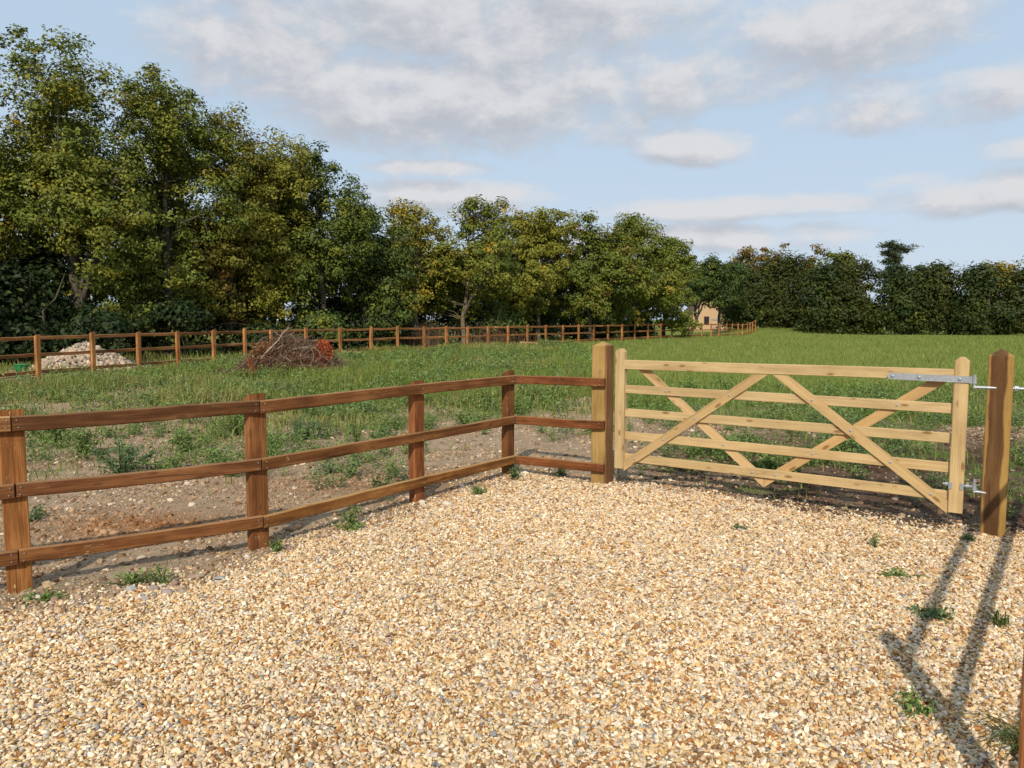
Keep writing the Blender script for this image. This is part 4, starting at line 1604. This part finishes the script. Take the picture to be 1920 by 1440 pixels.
# ================================================================ grass and weeds
def blades(P, Hh, Ww, rng, col, lean=0.5, curvy=True):
    """upright grass blades; 5 verts and 3 triangles each (or 3 verts and 1 triangle when curvy is off)"""
    n = len(P)
    a = rng.random(n) * 6.283
    side = np.stack([np.cos(a), np.sin(a), np.zeros(n)], -1)
    b = rng.random(n) * 6.283
    ln = np.stack([np.cos(b), np.sin(b), np.zeros(n)], -1) * (np.abs(rng.normal(size=(n, 1))) * lean * Hh[:, None])
    up_ = np.array([0, 0, 1.0])
    w2 = Ww[:, None] * .5
    if curvy:
        mid = P + up_ * Hh[:, None] * .58 + ln * .30
        tip = P + up_ * Hh[:, None] + ln
        V = np.stack([P - side * w2, P + side * w2, mid - side * w2 * .8, mid + side * w2 * .8, tip], 1).reshape(-1, 3)
        k = np.arange(n) * 5
        F = np.concatenate([np.stack([k, k + 1, k + 3], -1), np.stack([k, k + 3, k + 2], -1), np.stack([k + 2, k + 3, k + 4], -1)])
        cc = np.repeat(col, 5, axis=0)
    else:
        tip = P + up_ * Hh[:, None] + ln
        V = np.stack([P - side * w2, P + side * w2, tip], 1).reshape(-1, 3)
        k = np.arange(n) * 3
        F = np.stack([k, k + 1, k + 2], -1)
        cc = np.repeat(col, 3, axis=0)
    return V, F, cc


def sample(n, y0, y1, rng, power=1.6, spread=0.74, xlo=-40, xhi=46):
    """points over the field, thinning out with distance"""
    e = 2.0 - power
    u = rng.random(n)
    y = (y0 ** e + u * (y1 ** e - y0 ** e)) ** (1 / e)
    x = (rng.random(n) * 2 - 1) * (spread * y + 1.5)
    ok = (x > xlo) & (x < xhi)
    return x[ok], y[ok]


def lawn_grass():
    rng = np.random.default_rng(21)
    x, y = sample(300000, 12.5, 78, rng, 1.75)
    L = lawn(x, y)
    keep = rng.random(len(x)) < L
    far_side = 80.5 - (x - 17.6) * 0.40 - 0.6
    keep &= y < far_side
    x, y = x[keep], y[keep]
    n = len(x)
    Hh = rng.uniform(.07, .15, n) * (1 + np.clip(y - 20, 0, 50) * .004)
    Ww = (0.007 + y * 0.00075) * rng.uniform(.7, 1.3, n)
    patch = fbm(x * .22, y * .22, 31)[:, None]
    col = np.array([.180, .228, .052]) * (1 - patch * .6) + np.array([.255, .285, .085]) * patch * .6 + np.array([.03, .03, .008]) * rng.random((n, 1))
    straw = rng.random((n, 1)) < .05
    col = np.where(straw, np.array([.34, .29, .12]), col) * rng.uniform(.75, 1.2, (n, 1))
    P = np.stack([x, y, gz(x, y) - .01], -1)
    V, F, cc = blades(P, Hh, Ww, rng, col, .45, False)
    o = link_mesh("field_grass", np_mesh("field_grass", V, F, cc), M_GRASS)
    tag(o, "short bright green grass of the open field behind the gate", "grass", kind="stuff")


def rough_grass():
    """taller grass and weeds of the paddock and behind the gate"""
    rng = np.random.default_rng(23)
    x, y = sample(300000, 6.2, 60, rng, 1.5)
    gcv = green(x, y) * (1 - lawn(x, y) * .9)
    # keep to the field side of the far fence and off the drive
    fx = np.interp(y, [p[1] for p in FARX], [p[0] for p in FARX])
    beyond = (x < fx - 0.4)
    near_bare = 0.22 + 0.78 * sstep(y - 0.35 * np.clip(x + 3, -3, 3) + (fbm(x * .9, y * .9, 131) - .5) * 5.0, 11.4, 14.6)
    keep = (rng.random(len(x)) < gcv ** 1.3 * near_bare) & (gravel_in(x, y) < -.08) & (~beyond | (rng.random(len(x)) < .25))
    x, y = x[keep], y[keep]
    n = len(x)
    tall = fbm(x * .55, y * .55, 51)
    wr = sstep(x - (0.75 + 0.03 * y), 0, 1.2)
    Hh = (0.10 + .34 * np.clip(tall - .32, 0, .5)) * rng.uniform(.55, 1.35, n) * (0.55 + .45 * sstep(y, 8, 13))
    Hh *= (1 + .35 * (1 - wr) * sstep(y, 12, 16))
    Ww = (0.006 + y * 0.00085) * rng.uniform(.7, 1.4, n)
    p2 = fbm(x * .33, y * .33, 53)[:, None]
    p3 = fbm(x * .9, y * .9, 57)[:, None]
    green_c = np.array([.125, .180, .036]) * (1 - p3) + np.array([.235, .275, .066]) * p3
    dry = np.array([.36, .30, .13])
    lush = np.array([.140, .205, .048])
    k = np.clip((p2 - .45) * 3.4, 0, 1) * .65
    col = green_c * (1 - k) + dry * k
    col = np.where(wr[:, None] > .5, col * .35 + lush * .75, col)
    straw = rng.random((n, 1)) < .07
    col = np.where(straw, np.array([.32, .25, .11]), col) * rng.uniform(.7, 1.25, (n, 1))
    P = np.stack([x, y, gz(x, y) - .01], -1)
    V, F, cc = blades(P, Hh, Ww, rng, col, .38, True)
    o = link_mesh("rough_grass", np_mesh("rough_grass", V, F, cc), M_GRASS)
    tag(o, "rough grass and seedling weeds spreading over the paddock", "grass", kind="stuff")


def weed_arrays(cx, cy, cz, R, H, n, leaf, rng, base, alt):
    """leafy weed: upright stems with small leaves all along, bushy outline"""
    ns = max(4, int(5 + R * 30))
    a = rng.random(ns) * 6.283
    r = np.sqrt(rng.random(ns)) * R
    tipx, tipy = np.cos(a) * r, np.sin(a) * r
    tipz = H * (1 - .45 * (r / R) ** 1.5) * rng.uniform(.7, 1.05, ns)
    si = rng.integers(0, ns, n)
    t = rng.random(n) ** .7
    P = np.stack([tipx[si] * t, tipy[si] * t, tipz[si] * (t * .95 + .05)], -1)
    spread = leaf * 1.1
    P += rng.normal(size=(n, 3)) * spread * np.array([.8, .8, .45])
    P[:, 2] = np.maximum(P[:, 2], .012)
    N = rng.normal(size=(n, 3)) * .55 + [0, 0, .8]
    N /= np.linalg.norm(N, axis=1, keepdims=True)
    V, F = leaf_quads(P + [cx, cy, cz], N, leaf * rng.uniform(.6, 1.4, n), rng, .5)
    k = rng.random((n, 1))
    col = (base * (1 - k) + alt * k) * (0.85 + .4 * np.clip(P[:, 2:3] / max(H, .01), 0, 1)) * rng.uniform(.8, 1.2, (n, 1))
    return V, F, np.repeat(col, 4, axis=0), (tipx, tipy, tipz)


WG1, WG2 = np.array([.115, .175, .048]), np.array([.20, .27, .08])
WB1, WB2 = np.array([.085, .140, .060]), np.array([.145, .205, .090])


def weed_mass():
    """the many small weeds that merge together over the paddock"""
    rng = np.random.default_rng(29)
    Vs, Fs, Cs, base = [], [], [], 0
    x, y = sample(21000, 6.0, 42, rng, 1.6)
    gcv = green(x, y) * (1 - lawn(x, y))
    fx = np.interp(y, [p[1] for p in FARX], [p[0] for p in FARX])
    cl = fbm(x * .8, y * .8, 97)
    keep = (rng.random(len(x)) < np.clip(gcv * .6 + (.10 + .16 * (x < -1.2)) * sstep(y, 6.6, 8.0), 0, 1) * np.where(y < 14, np.clip((cl - .40) * 5.0, 0, 1), np.clip((cl - .25) * 2.2, 0, 1)) * (1 - lawn(x, y))) & (gravel_in(x, y) < -.25) & (x > fx + .3)
    x, y = x[keep], y[keep]
    for i in range(len(x)):
        far_k = 1 + max(0, y[i] - 10) * .035
        R = rng.uniform(.07, .24) * far_k ** .5
        H = R * rng.uniform(1.0, 2.0)
        nl = int((40 + 64 * R / .2) * (1.0 if y[i] < 12 else 0.36))
        lk = 1.0 if y[i] < 12 else 1.4
        bl = rng.random() < .2
        V, F, C, _ = weed_arrays(x[i], y[i], float(gz(x[i], y[i])), R, H, nl, 0.030 * lk * far_k * rng.uniform(.8, 1.3), rng, WB1 if bl else WG1, WB2 if bl else WG2)
        Vs.append(V)
        Fs.append(F + base)
        Cs.append(C)
        base += len(V)
    o = link_mesh("weeds", np_mesh("weeds", np.concatenate(Vs), np.concatenate(Fs), np.concatenate(Cs)), M_WEED)
    tag(o, "mass of small leafy weeds scattered across the paddock", "weeds", kind="stuff")
    print("weeds", len(x), "tris", sum(len(f) for f in Fs))


lawn_grass()
rough_grass()
weed_mass()


def weed_plant(name, label, cat, x, y, R, H, n, leaf, seed, bluish=False, group=None, bright=1.0):
    rng = np.random.default_rng(seed)
    z = float(gz(x, y))
    root = tag(empty(name, (x, y, z)), label, cat, group)
    b1, b2 = (WB1, WB2) if bluish else (WG1, WG2)
    V, F, C, (tx, ty, tz) = weed_arrays(0, 0, 0, R * 1.05, H, int(n * (1.9 if R > .17 and y > 7 else 1.0)), leaf * .95, rng, b1 * bright, b2 * bright)
    link_mesh("leaves", np_mesh("leaves", V, F, C), M_WEED, root)
    paths = [(np.array([[0, 0, -.01], [a * .45, b * .45, c * .5], [a, b, c]]), np.array([.004, .003, .0015]) * (1 + R * 2)) for a, b, c in zip(tx, ty, tz)]
    V, F = tubes(paths, 4)
    link_mesh("stems", np_mesh("stems", V, F, np.tile(np.array([.10, .12, .05]), (len(V), 1))), M_WEED, root)
    return root


WEEDS = [
    ("largest bushy blue green weed on bare earth behind the left fence", -4.18, 8.15, .36, .42, 900, .034, True),
    ("bushy weed just right of the first fence post, under top rail", -6.1, 10.1, .42, .42, 800, .040, False),
    ("upright green weed left of the largest bushy one", -5.2, 9.3, .24, .36, 480, .036, False),
    ("spreading weed between the largest bushy one and second post", -4.1, 9.7, .30, .30, 560, .036, False),
    ("dark rounded weed right of the second fence post", -2.82, 10.45, .24, .34, 620, .034, True),
    ("weed touching the right side of the second fence post", -2.96, 9.3, .18, .26, 330, .034, False),
    ("small blue green weed alone on bare soil between second and third post", -1.95, 8.15, .14, .14, 230, .030, True),
    ("tall thin weed standing left of the third fence post", -2.05, 10.1, .11, .55, 260, .032, False),
    ("dark weed low at left edge behind the first post", -3.98, 6.25, .16, .15, 260, .030, True),
    ("leafy clump behind third post at mid rail height", -0.70, 11.6, .26, .30, 480, .036, False),
    ("clump of weeds seen in the gap below top rail by the corner post", 0.05, 12.6, .28, .28, 480, .038, False),
    ("weed seen between the corner post and the gate post", 0.72, 14.5, .30, .30, 420, .042, False),
    ("upright weed beside the second post above the large weed", -3.9, 10.9, .26, .44, 520, .038, False),
    ("low weed patch behind the left part of the gate", 1.95, 8.35, .26, .14, 380, .036, False),
    ("wide low green weed behind the middle of the gate", 2.75, 8.2, .36, .16, 560, .038, False),
    ("green weed clump below the gate's third bar at right", 3.0, 9.9, .32, .20, 480, .038, False),
    ("weed clump behind the gate near its hanging stile", 4.1, 8.9, .30, .18, 420, .038, False),
]
for i, (lb, x, y, R, H, n, lf, bl) in enumerate(WEEDS):
    weed_plant("weed_plant", lb, "weed", x, y, R, H, n, lf, 700 + i, bl, "leafy weeds behind the fence and gate")

GW = [
    ("broad leaved weed at the gravel edge under the first fence bay", -2.36, 4.70, .20, .07, 90, .042, False),
    ("taller small leaved weed at the gravel edge in first fence bay", -2.17, 4.68, .11, .15, 110, .026, False),
    ("flat green weed at the foot of the first post by gravel", -2.73, 4.42, .13, .05, 120, .030, False),
    ("weed growing up under bottom rail between second and third post", -1.28, 6.08, .10, .18, 200, .028, False),
    ("bright low weed patch on gravel edge near second bay", -1.27, 5.92, .15, .06, 200, .028, False),
    ("small weed right against the foot of the second post", -1.66, 5.36, .10, .10, 130, .026, False),
    ("weed tuft on gravel between third post and corner post", -0.33, 7.15, .13, .07, 200, .028, False),
    ("upright weed at the foot of the corner post", 0.02, 7.80, .10, .18, 210, .028, True),
    ("weed under the short rails beside the gate post", 0.50, 8.00, .11, .14, 190, .028, True),
    ("dark green weed tuft beside the hanging post foot", 3.40, 5.62, .07, .05, 160, .022, True),
    ("grey green weed tuft on gravel in the shade stripe at right", 2.31, 4.13, .11, .06, 220, .028, True),
    ("thin green weed lying across gravel at right", 2.47, 4.80, .14, .04, 140, .026, False),
    ("dry brown weed stalk standing on gravel right of centre", 2.62, 5.46, .05, .12, 70, .022, False),
    ("small dark weed on gravel near middle of the gate", 1.78, 5.93, .06, .03, 100, .022, True),
    ("weed on shaded gravel near the bottom right corner", 1.70, 3.16, .12, .05, 150, .028, False),
]
for i, (lb, x, y, R, H, n, lf, bl) in enumerate(GW):
    weed_plant("weed_plant", lb, "weed", x, y, R, H, n, lf, 760 + i, bl, "weeds on the gravel")


def grass_tuft(label, x, y, n, Hh, seed, dirx=0.0, diry=0.0, col=(.085, .12, .03)):
    """tuft of long arching blades"""
    rng = np.random.default_rng(seed)
    root = tag(empty("grass_tuft", (x, y, float(gz(x, y)))), label, "grass tuft")
    vs, fs, cs, b = [], [], [], 0
    for i in range(n):
        a = rng.random() * 6.283
        out = np.array([math.cos(a) * .6 + dirx, math.sin(a) * .6 + diry, 0]) * rng.uniform(.35, 1.0)
        L = Hh * rng.uniform(.55, 1.2)
        wd = .0042 * rng.uniform(.7, 1.3)
        side = np.array([-out[1], out[0], 0])
        side /= np.linalg.norm(side) + 1e-9
        o0 = np.array([rng.normal() * .03, rng.normal() * .03, 0])
        c = np.array(col) * rng.uniform(.7, 1.4)
        if rng.random() < .18:
            c = np.array([.30, .24, .10])
        for j in range(6):
            t = j / 5
            p = o0 + out * L * t + np.array([0, 0, L * (1.05 * t - .85 * t * t)])
            w_ = wd * (1 - t ** 2 * .9)
            vs += [p - side * w_, p + side * w_]
            cs += [c, c]
        for j in range(5):
            k = b + j * 2
            fs.append((k, k + 1, k + 3, k + 2))
        b += 12
    link_mesh("blades", np_mesh("blades", np.array(vs), np.array(fs), np.array(cs)), M_GRASS, root)


grass_tuft("tuft of long arching grass at the bottom right by the fence post", 1.98, 2.82, 70, .36, 801, -.45, -.05)
grass_tuft("short grass tuft at right edge beside the shaded gravel", 2.62, 4.02, 34, .20, 802, -.2, 0)


# ---------------------------------------------------------------- loose stones by the fence
def rock(label, x, y, sx, sy, sz, col, seed, rz=None):
    bm = bmesh.new()
    bmesh.ops.create_icosphere(bm, subdivisions=2, radius=1.0)
    rng = random.Random(seed)
    planes = [(Vector((rng.gauss(0, 1), rng.gauss(0, 1), rng.gauss(0, .8))).normalized(), rng.uniform(.55, .85)) for _ in range(9)]
    for v in bm.verts:
        for nrm, dd in planes:
            k = v.co.dot(nrm)
            if k > dd:
                v.co -= nrm * (k - dd)
        v.co = Vector((v.co.x * sx, v.co.y * sy, v.co.z * sz))
    me = bpy.data.meshes.new("stone")
    bm.to_mesh(me)
    bm.free()
    at = me.attributes.new("col", 'FLOAT_COLOR', 'POINT')
    at.data.foreach_set("color", np.tile(np.array([*col, 1], dtype=np.float32), len(me.vertices)))
    o = link_mesh("stone", me, M_STONE)
    o.location = (x, y, float(gz(x, y)) + sz * .45)
    o.rotation_euler = (rng.uniform(-.2, .2), rng.uniform(-.2, .2), rng.random() * 6 if rz is None else rz)
    return tag(o, label, "stone", "loose stones by the fence")


PUR, GRY, PAL, TAN = (.30, .235, .215), (.33, .33, .32), (.62, .54, .44), (.40, .30, .205)
ROCKS = [
    ("flat grey stone at gravel edge, left of the purplish ones", -2.31, 4.57, .045, .032, .022, GRY),
    ("purplish stone in the row at the gravel edge", -2.17, 4.56, .040, .034, .026, PUR),
    ("largest purplish stone at the gravel edge, below first bay", -2.06, 4.49, .046, .036, .026, PUR),
    ("brownish stone at right of the purplish stones", -1.98, 4.53, .036, .028, .022, (.34, .26, .2)),
    ("grey pink stone below the row of purplish stones", -2.14, 4.38, .042, .030, .022, (.40, .33, .29)),
    ("grey stone on gravel edge midway to the second post", -1.85, 4.78, .042, .030, .022, GRY),
    ("flat tan slab half sunk beside weeds in first bay", -2.02, 4.82, .085, .060, .016, TAN),
    ("round pale stone near the foot of the first post", -2.80, 4.44, .030, .026, .024, PAL),
    ("pale stone in front of the second post", -1.83, 5.22, .032, .024, .022, PAL),
    ("pale stone at the foot of the third post", -0.80, 6.76, .042, .034, .034, PAL),
    ("larger rough pale stone right of the third post", -0.57, 6.69, .058, .046, .042, PAL),
    ("pale stone between third post and weed tuft", -0.45, 6.88, .036, .028, .026, (.5, .42, .34)),
    ("white stone under the rail between third and corner post", -0.49, 7.46, .034, .026, .024, (.72, .66, .58)),
    ("white stone lying at the corner of the fence", 0.14, 8.08, .036, .026, .024, (.75, .70, .62)),
    ("round pale stone against the foot of the hanging post", 3.50, 5.66, .034, .030, .028, (.62, .48, .32)),
    ("flat tan stone lying on the gravel right of third post", 0.31, 6.86, .050, .030, .014, (.60, .45, .28)),
    ("flat brown stone in the gravel near bottom centre", 0.05, 3.60, .042, .026, .012, (.25, .17, .10)),
    ("dark blue grey stone in gravel at bottom left of centre", -0.59, 2.60, .026, .020, .014, (.13, .15, .17)),
    ("blue grey stone beside the dark one at bottom", -0.66, 2.61, .022, .018, .014, (.17, .20, .22)),
]
for i, (lb, x, y, a, b, c, col) in enumerate(ROCKS):
    rock(lb, x, y, a, b, c, col, 900 + i)


# ---------------------------------------------------------------- heap of pale stone behind the far fence
def stone_heap():
    cx, cy = -12.75, 22.9
    z = float(gz(cx, cy))
    root = tag(empty("stone_heap", (cx, cy, z)), "heap of pale broken stone behind the far fence at left", "stone heap")
    rng = np.random.default_rng(41)

    def hh(x, y):
        r = np.hypot((x - .1) / 1.42, y / 1.25)
        return 0.70 * np.clip(1 - r, 0, 1) ** .9 + .07 * np.clip(1.25 - r, 0, 1)
    g_ = np.linspace(-2, 2, 36)
    X, Y = np.meshgrid(g_, g_)
    Z = hh(X, Y) - .10 + (fbm(X * 3, Y * 3, 5) - .5) * .08
    id_ = np.arange(36 * 36).reshape(36, 36)
    F = np.stack([id_[:-1, :-1], id_[:-1, 1:], id_[1:, 1:], id_[1:, :-1]], -1).reshape(-1, 4)
    link_mesh("mound", np_mesh("mound", np.stack([X, Y, Z], -1).reshape(-1, 3), F, np.tile([.36, .28, .20], (36 * 36, 1)), True), M_STONE, root)
    bm = bmesh.new()
    bmesh.ops.create_icosphere(bm, subdivisions=1, radius=1.0)
    ico = np.array([v.co[:] for v in bm.verts])
    icf = np.array([[v.index for v in f.verts] for f in bm.faces])
    bm.free()
    n = 2600
    a = rng.random(n) * 6.283
    r = np.sqrt(rng.random(n)) * 1.75
    x, y = np.cos(a) * r + .1, np.sin(a) * r * .85
    edge = r < rng.uniform(1.35, 1.8, n)
    x, y = x[edge], y[edge]
    n = len(x)
    s = .042 * np.exp(rng.normal(0, .32, n))
    V = ico[None] * (1 + rng.normal(size=(n, 12, 1)) * .18) * (s[:, None] * rng.uniform(.7, 1.4, (n, 3)))[:, None, :]
    V = V + np.stack([x, y, hh(x, y) - .03 + s * .3], -1)[:, None, :]
    Fc = (icf[None] + (np.arange(n) * 12)[:, None, None]).reshape(-1, 3)
    c = pick_cols(n, [(.44, .335, .235), (.52, .42, .31), (.35, .265, .185), (.27, .22, .185)], [5, 3, 4, 3], rng, .15)
    o = link_mesh("stones", np_mesh("stones", V.reshape(-1, 3), Fc, np.repeat(c, 12, axis=0)), M_STONE, root)
    o["kind"] = "stuff"


stone_heap()


# ---------------------------------------------------------------- green tub
def green_tub():
    x, y = -13.1, 20.6
    z = float(gz(x, y))
    m, t, out = new_mat("green_plastic")
    bsdf(t, out, (.012, .22, .075), .45, spec=.4)
    prof = [(.11, .0), (.125, .004), (.155, .10), (.168, .175), (.185, .185), (.185, .200), (.168, .200), (.150, .10), (.118, .012), (0.001, .012)]
    seg = 24
    V = np.array([[r * math.cos(2 * math.pi * j / seg), r * math.sin(2 * math.pi * j / seg), h] for r, h in prof for j in range(seg)])
    F = np.array([[i * seg + j, i * seg + (j + 1) % seg, (i + 1) * seg + (j + 1) % seg, (i + 1) * seg + j] for i in range(len(prof) - 1) for j in range(seg)])
    root = tag(empty("plastic_tub", (x, y, z + .05)), "green plastic tub lying by the stone heap at left edge", "tub")
    link_mesh("bowl", np_mesh("bowl", V, F, smooth=True), m, root)
    ang = np.linspace(0, np.pi, 9)
    V, F = tubes([(np.stack([.18 * np.cos(ang), .02 + 0 * ang, .195 - .10 * np.sin(ang) * .2 + .0 * ang], -1), np.full(9, .006))], 6)
    link_mesh("handle", np_mesh("handle", V, F, smooth=True), m, root)


green_tub()


# ---------------------------------------------------------------- heap of cut brushwood
def brush_heap():
    cx, cy = -5.75, 20.4
    z = float(gz(cx, cy))
    root = tag(empty("brush_heap", (cx, cy, z)), "heap of dead cut branches and rusty bracken with orange red bundle in the grass", "brush heap")
    rng = np.random.default_rng(51)

    def hh(x):
        return 1.12 * math.exp(-((x + .15) / .72) ** 2 * .9) + .50 * math.exp(-((x - .85) / .45) ** 2) + .38 * math.exp(-((x + 1.05) / .4) ** 2)
    GRYB, BRN, PALB = np.array([.17, .125, .095]), np.array([.11, .065, .038]), np.array([.36, .27, .19])
    for i in range(90):
        x0 = rng.normal(-.1, .55)
        L = rng.uniform(.5, 1.15)
        if i < 45:      # long grey rods leaning over the top from lower left to upper right
            x0 = rng.normal(-.15, .35)
            a = rng.normal(.45, .35)
            zc = max(.25, hh(x0) * rng.uniform(.55, .98))
        else:
            a = rng.normal(0, .6)
            x0 = rng.uniform(-1.3, 1.3)
            zc = max(.06, hh(x0) * rng.uniform(.1, .8))
        d = np.array([math.cos(a), rng.normal() * .45, math.sin(a)])
        c = np.array([x0, rng.normal() * .35 - .1, zc])
        p = curve(c - d * L / 2, c + d * L / 2, 6, rng.normal() * .06, rng, .018)
        p[:, 2] = np.maximum(p[:, 2], .02)
        r0 = rng.uniform(.008, .020) * (1.5 if rng.random() < .12 else 1)
        V, F = tubes([(p, np.linspace(r0, r0 * .35, 6))], 5)
        k = rng.random()
        col = GRYB * (1 - k) + BRN * k if rng.random() < .8 else PALB
        link_mesh("branch", np_mesh("branch", V, F, np.tile(col * rng.uniform(.8, 1.2), (len(V), 1)), True), M_TWIG, root)
    # matted litter inside, then a tangle of fine twigs over it
    g_ = np.linspace(-1.7, 1.7, 40)
    X, Y = np.meshgrid(g_, np.linspace(-.75, .75, 22))
    HZ = np.vectorize(hh)(X) * .78 * np.clip(1 - (Y / .72) ** 2, 0, 1) ** .5
    Z = HZ + (fbm(X * 6, Y * 6, 15) - .5) * .22 * (HZ > .05) - .04
    id_ = np.arange(X.size).reshape(X.shape)
    Fm = np.stack([id_[:-1, :-1], id_[:-1, 1:], id_[1:, 1:], id_[1:, :-1]], -1).reshape(-1, 4)
    cm = np.array([.085, .045, .024]) * (0.5 + fbm(X * 9, Y * 9, 19).ravel()[:, None])
    link_mesh("litter", np_mesh("litter", np.stack([X, Y, Z], -1).reshape(-1, 3), Fm, cm), M_TWIG, root)
    paths = []
    for i in range(4200):
        x0 = rng.normal(0, .68)
        hm = hh(x0)
        c = np.array([x0, rng.normal() * .38, abs(rng.normal()) * .42 * hm + .05])
        if c[2] > hm * .95 + .1:
            c[2] = hm * rng.random()
        L = rng.uniform(.15, .5)
        a, b = rng.normal(.35, .6), rng.normal() * .7
        d = np.array([math.cos(a), b, math.sin(a)])
        paths.append((curve(c - d * L / 2, c + d * L / 2, 4, rng.normal() * .05, rng, .02), np.array([.007, .006, .0045, .003]) * rng.uniform(.8, 1.7)))
    V, F = tubes(paths, 3)
    col = np.repeat(pick_cols(len(paths), [(.15, .095, .065), (.23, .165, .12), (.13, .055, .028), (.36, .26, .18)], [5, 4, 4, 2], rng, .2), 12, axis=0)
    o = link_mesh("twigs", np_mesh("twigs", V, F, col), M_TWIG, root)
    o["kind"] = "stuff"

    def leafmass(name, blobs, n, size, pal, wts, label):
        C = []
        for (bx, by, bz, rx, ry, rz, w_) in blobs:
            k = int(n * w_)
            v = rng.normal(size=(k, 3))
            v /= np.linalg.norm(v, axis=1, keepdims=True)
            C.append(np.array([bx, by, bz]) + v * (rng.random((k, 1)) ** .4) * np.array([rx, ry, rz]))
        P = np.concatenate(C)
        P[:, 2] = np.maximum(P[:, 2], .03)
        N = rng.normal(size=P.shape) + [0, -.4, .2]
        N /= np.linalg.norm(N, axis=1, keepdims=True)
        V, F = leaf_quads(P, N, size * rng.uniform(.6, 1.5, len(P)), rng, .45)
        c = pick_cols(len(P), pal, wts, rng, .25)
        o = link_mesh(name, np_mesh(name, V, F, np.repeat(c, 4, axis=0)), M_LEAF, root)
        o["label"] = label
        o["kind"] = "stuff"
    leafmass("dead_bracken", [(-.65, -.40, .50, .38, .2, .42, .35), (-.1, -.45, .36, .55, .2, .34, .4), (.35, -.45, .25, .38, .2, .24, .25)], 4200, .055,
             [(.33, .13, .035), (.24, .085, .025), (.42, .20, .06), (.13, .05, .02)], [4, 4, 3, 3], "rusty brown dead bracken at the foot of the heap")
    leafmass("orange_bundle", [(.86, -.35, .62, .26, .2, .34, .6), (.80, -.38, .28, .2, .18, .26, .4)], 1500, .05,
             [(.48, .09, .026), (.36, .06, .018), (.52, .14, .04), (.18, .03, .012)], [5, 4, 3, 2], "bright orange red crumpled bundle on the right of the heap")
    # loops of old hose at the front
    ang = np.linspace(0, 2 * np.pi, 26)
    V, F = tubes([(np.stack([.50 + .17 * np.cos(ang), -.62 + .05 * np.sin(ang), .52 + .24 * np.sin(ang)], -1), np.full(26, .006)),
                  (np.stack([.60 + .26 * np.cos(ang[:18]), -.66 + .05 * np.sin(ang[:18]), .48 + .28 * np.sin(ang[:18])], -1), np.full(18, .006))], 6)
    h = link_mesh("hose_loop", np_mesh("hose_loop", V, F, np.tile([.34, .24, .16], (len(V), 1)), True), M_TWIG, root)
    h["label"] = "loop of thin pale brown hose in front of the heap"


brush_heap()


def dead_stalk():
    x, y = -6.3, 18.8
    root = tag(empty("dead_dock", (x, y, float(gz(x, y)))), "rusty dead seed stalk standing left of the brush heap", "dead plant")
    rng = np.random.default_rng(61)
    st = curve((0, 0, -.02), (-.10, 0, .48), 6, .02, rng, .012)
    V, F = tubes([(st, np.linspace(.008, .004, 6))], 5)
    link_mesh("stem", np_mesh("stem", V, F, np.tile([.35, .2, .1], (len(V), 1))), M_TWIG, root)
    t = rng.random(260)
    P = np.stack([-.10 * t, 0 * t, .14 + .36 * t], -1) + rng.normal(size=(260, 3)) * np.array([.03, .03, .02])
    N = rng.normal(size=P.shape)
    N /= np.linalg.norm(N, axis=1, keepdims=True)
    V, F = leaf_quads(P, N, rng.uniform(.02, .05, 260), rng)
    link_mesh("seed_head", np_mesh("seed_head", V, F, np.repeat(pick_cols(260, [(.34, .12, .035), (.24, .08, .025)], [1, 1], rng), 4, axis=0)), M_LEAF, root)


dead_stalk()

# ---------------------------------------------------------------- spare planks in the grass below the far fence
for i, (lb, x, y, L, rz) in enumerate([
        ("spare brown plank lying in grass right of the brush heap", -6.2, 30.6, 1.1, .15),
        ("spare pale plank lying in grass below mid far fence", -2.6, 35.6, 1.6, .1),
        ("thin pale plank lying in grass farthest along the far fence", 1.2, 41.6, 1.6, .12)]):
    me = plank_mesh("plank", L, .10, .04, 5, .003, .005, 950 + i)
    o = link_mesh("plank", me, M_PLANK)
    o.location = (x, y, float(gz(x, y)) + .13)
    o.rotation_euler = (rad(70), rad(4), rz)
    tag(o, lb, "plank")
    o.color = (1.3, 1.3, 1.3, 1)

# dead scrub behind the middle of the far fence
def scrub(label, x, y, w_, h_, seed):
    rng = np.random.default_rng(seed)
    root = tag(empty("dead_scrub", (x, y, float(gz(x, y)))), label, "scrub")
    paths = []
    for i in range(320):
        a = np.array([rng.normal() * w_ * .45, rng.normal() * .4, 0])
        t = a + np.array([rng.normal() * .5, rng.normal() * .3, h_ * rng.uniform(.4, 1.1)])
        paths.append((curve(a, t, 5, .15, rng, .06), np.linspace(.010, .003, 5)))
    V, F = tubes(paths, 3)
    col = np.repeat(pick_cols(len(paths), [(.20, .13, .08), (.12, .075, .045), (.30, .21, .13)], [3, 4, 1], rng, .2), 15, axis=0)
    o = link_mesh("twigs", np_mesh("twigs", V, F, col), M_TWIG, root)
    o["kind"] = "stuff"


scrub("tangle of brown dead scrub behind the far fence, left of centre", -4.6, 38.2, 2.4, 1.25, 71)
scrub("low brown dead scrub behind the far fence near centre", -1.0, 42.2, 2.0, 1.1, 72)
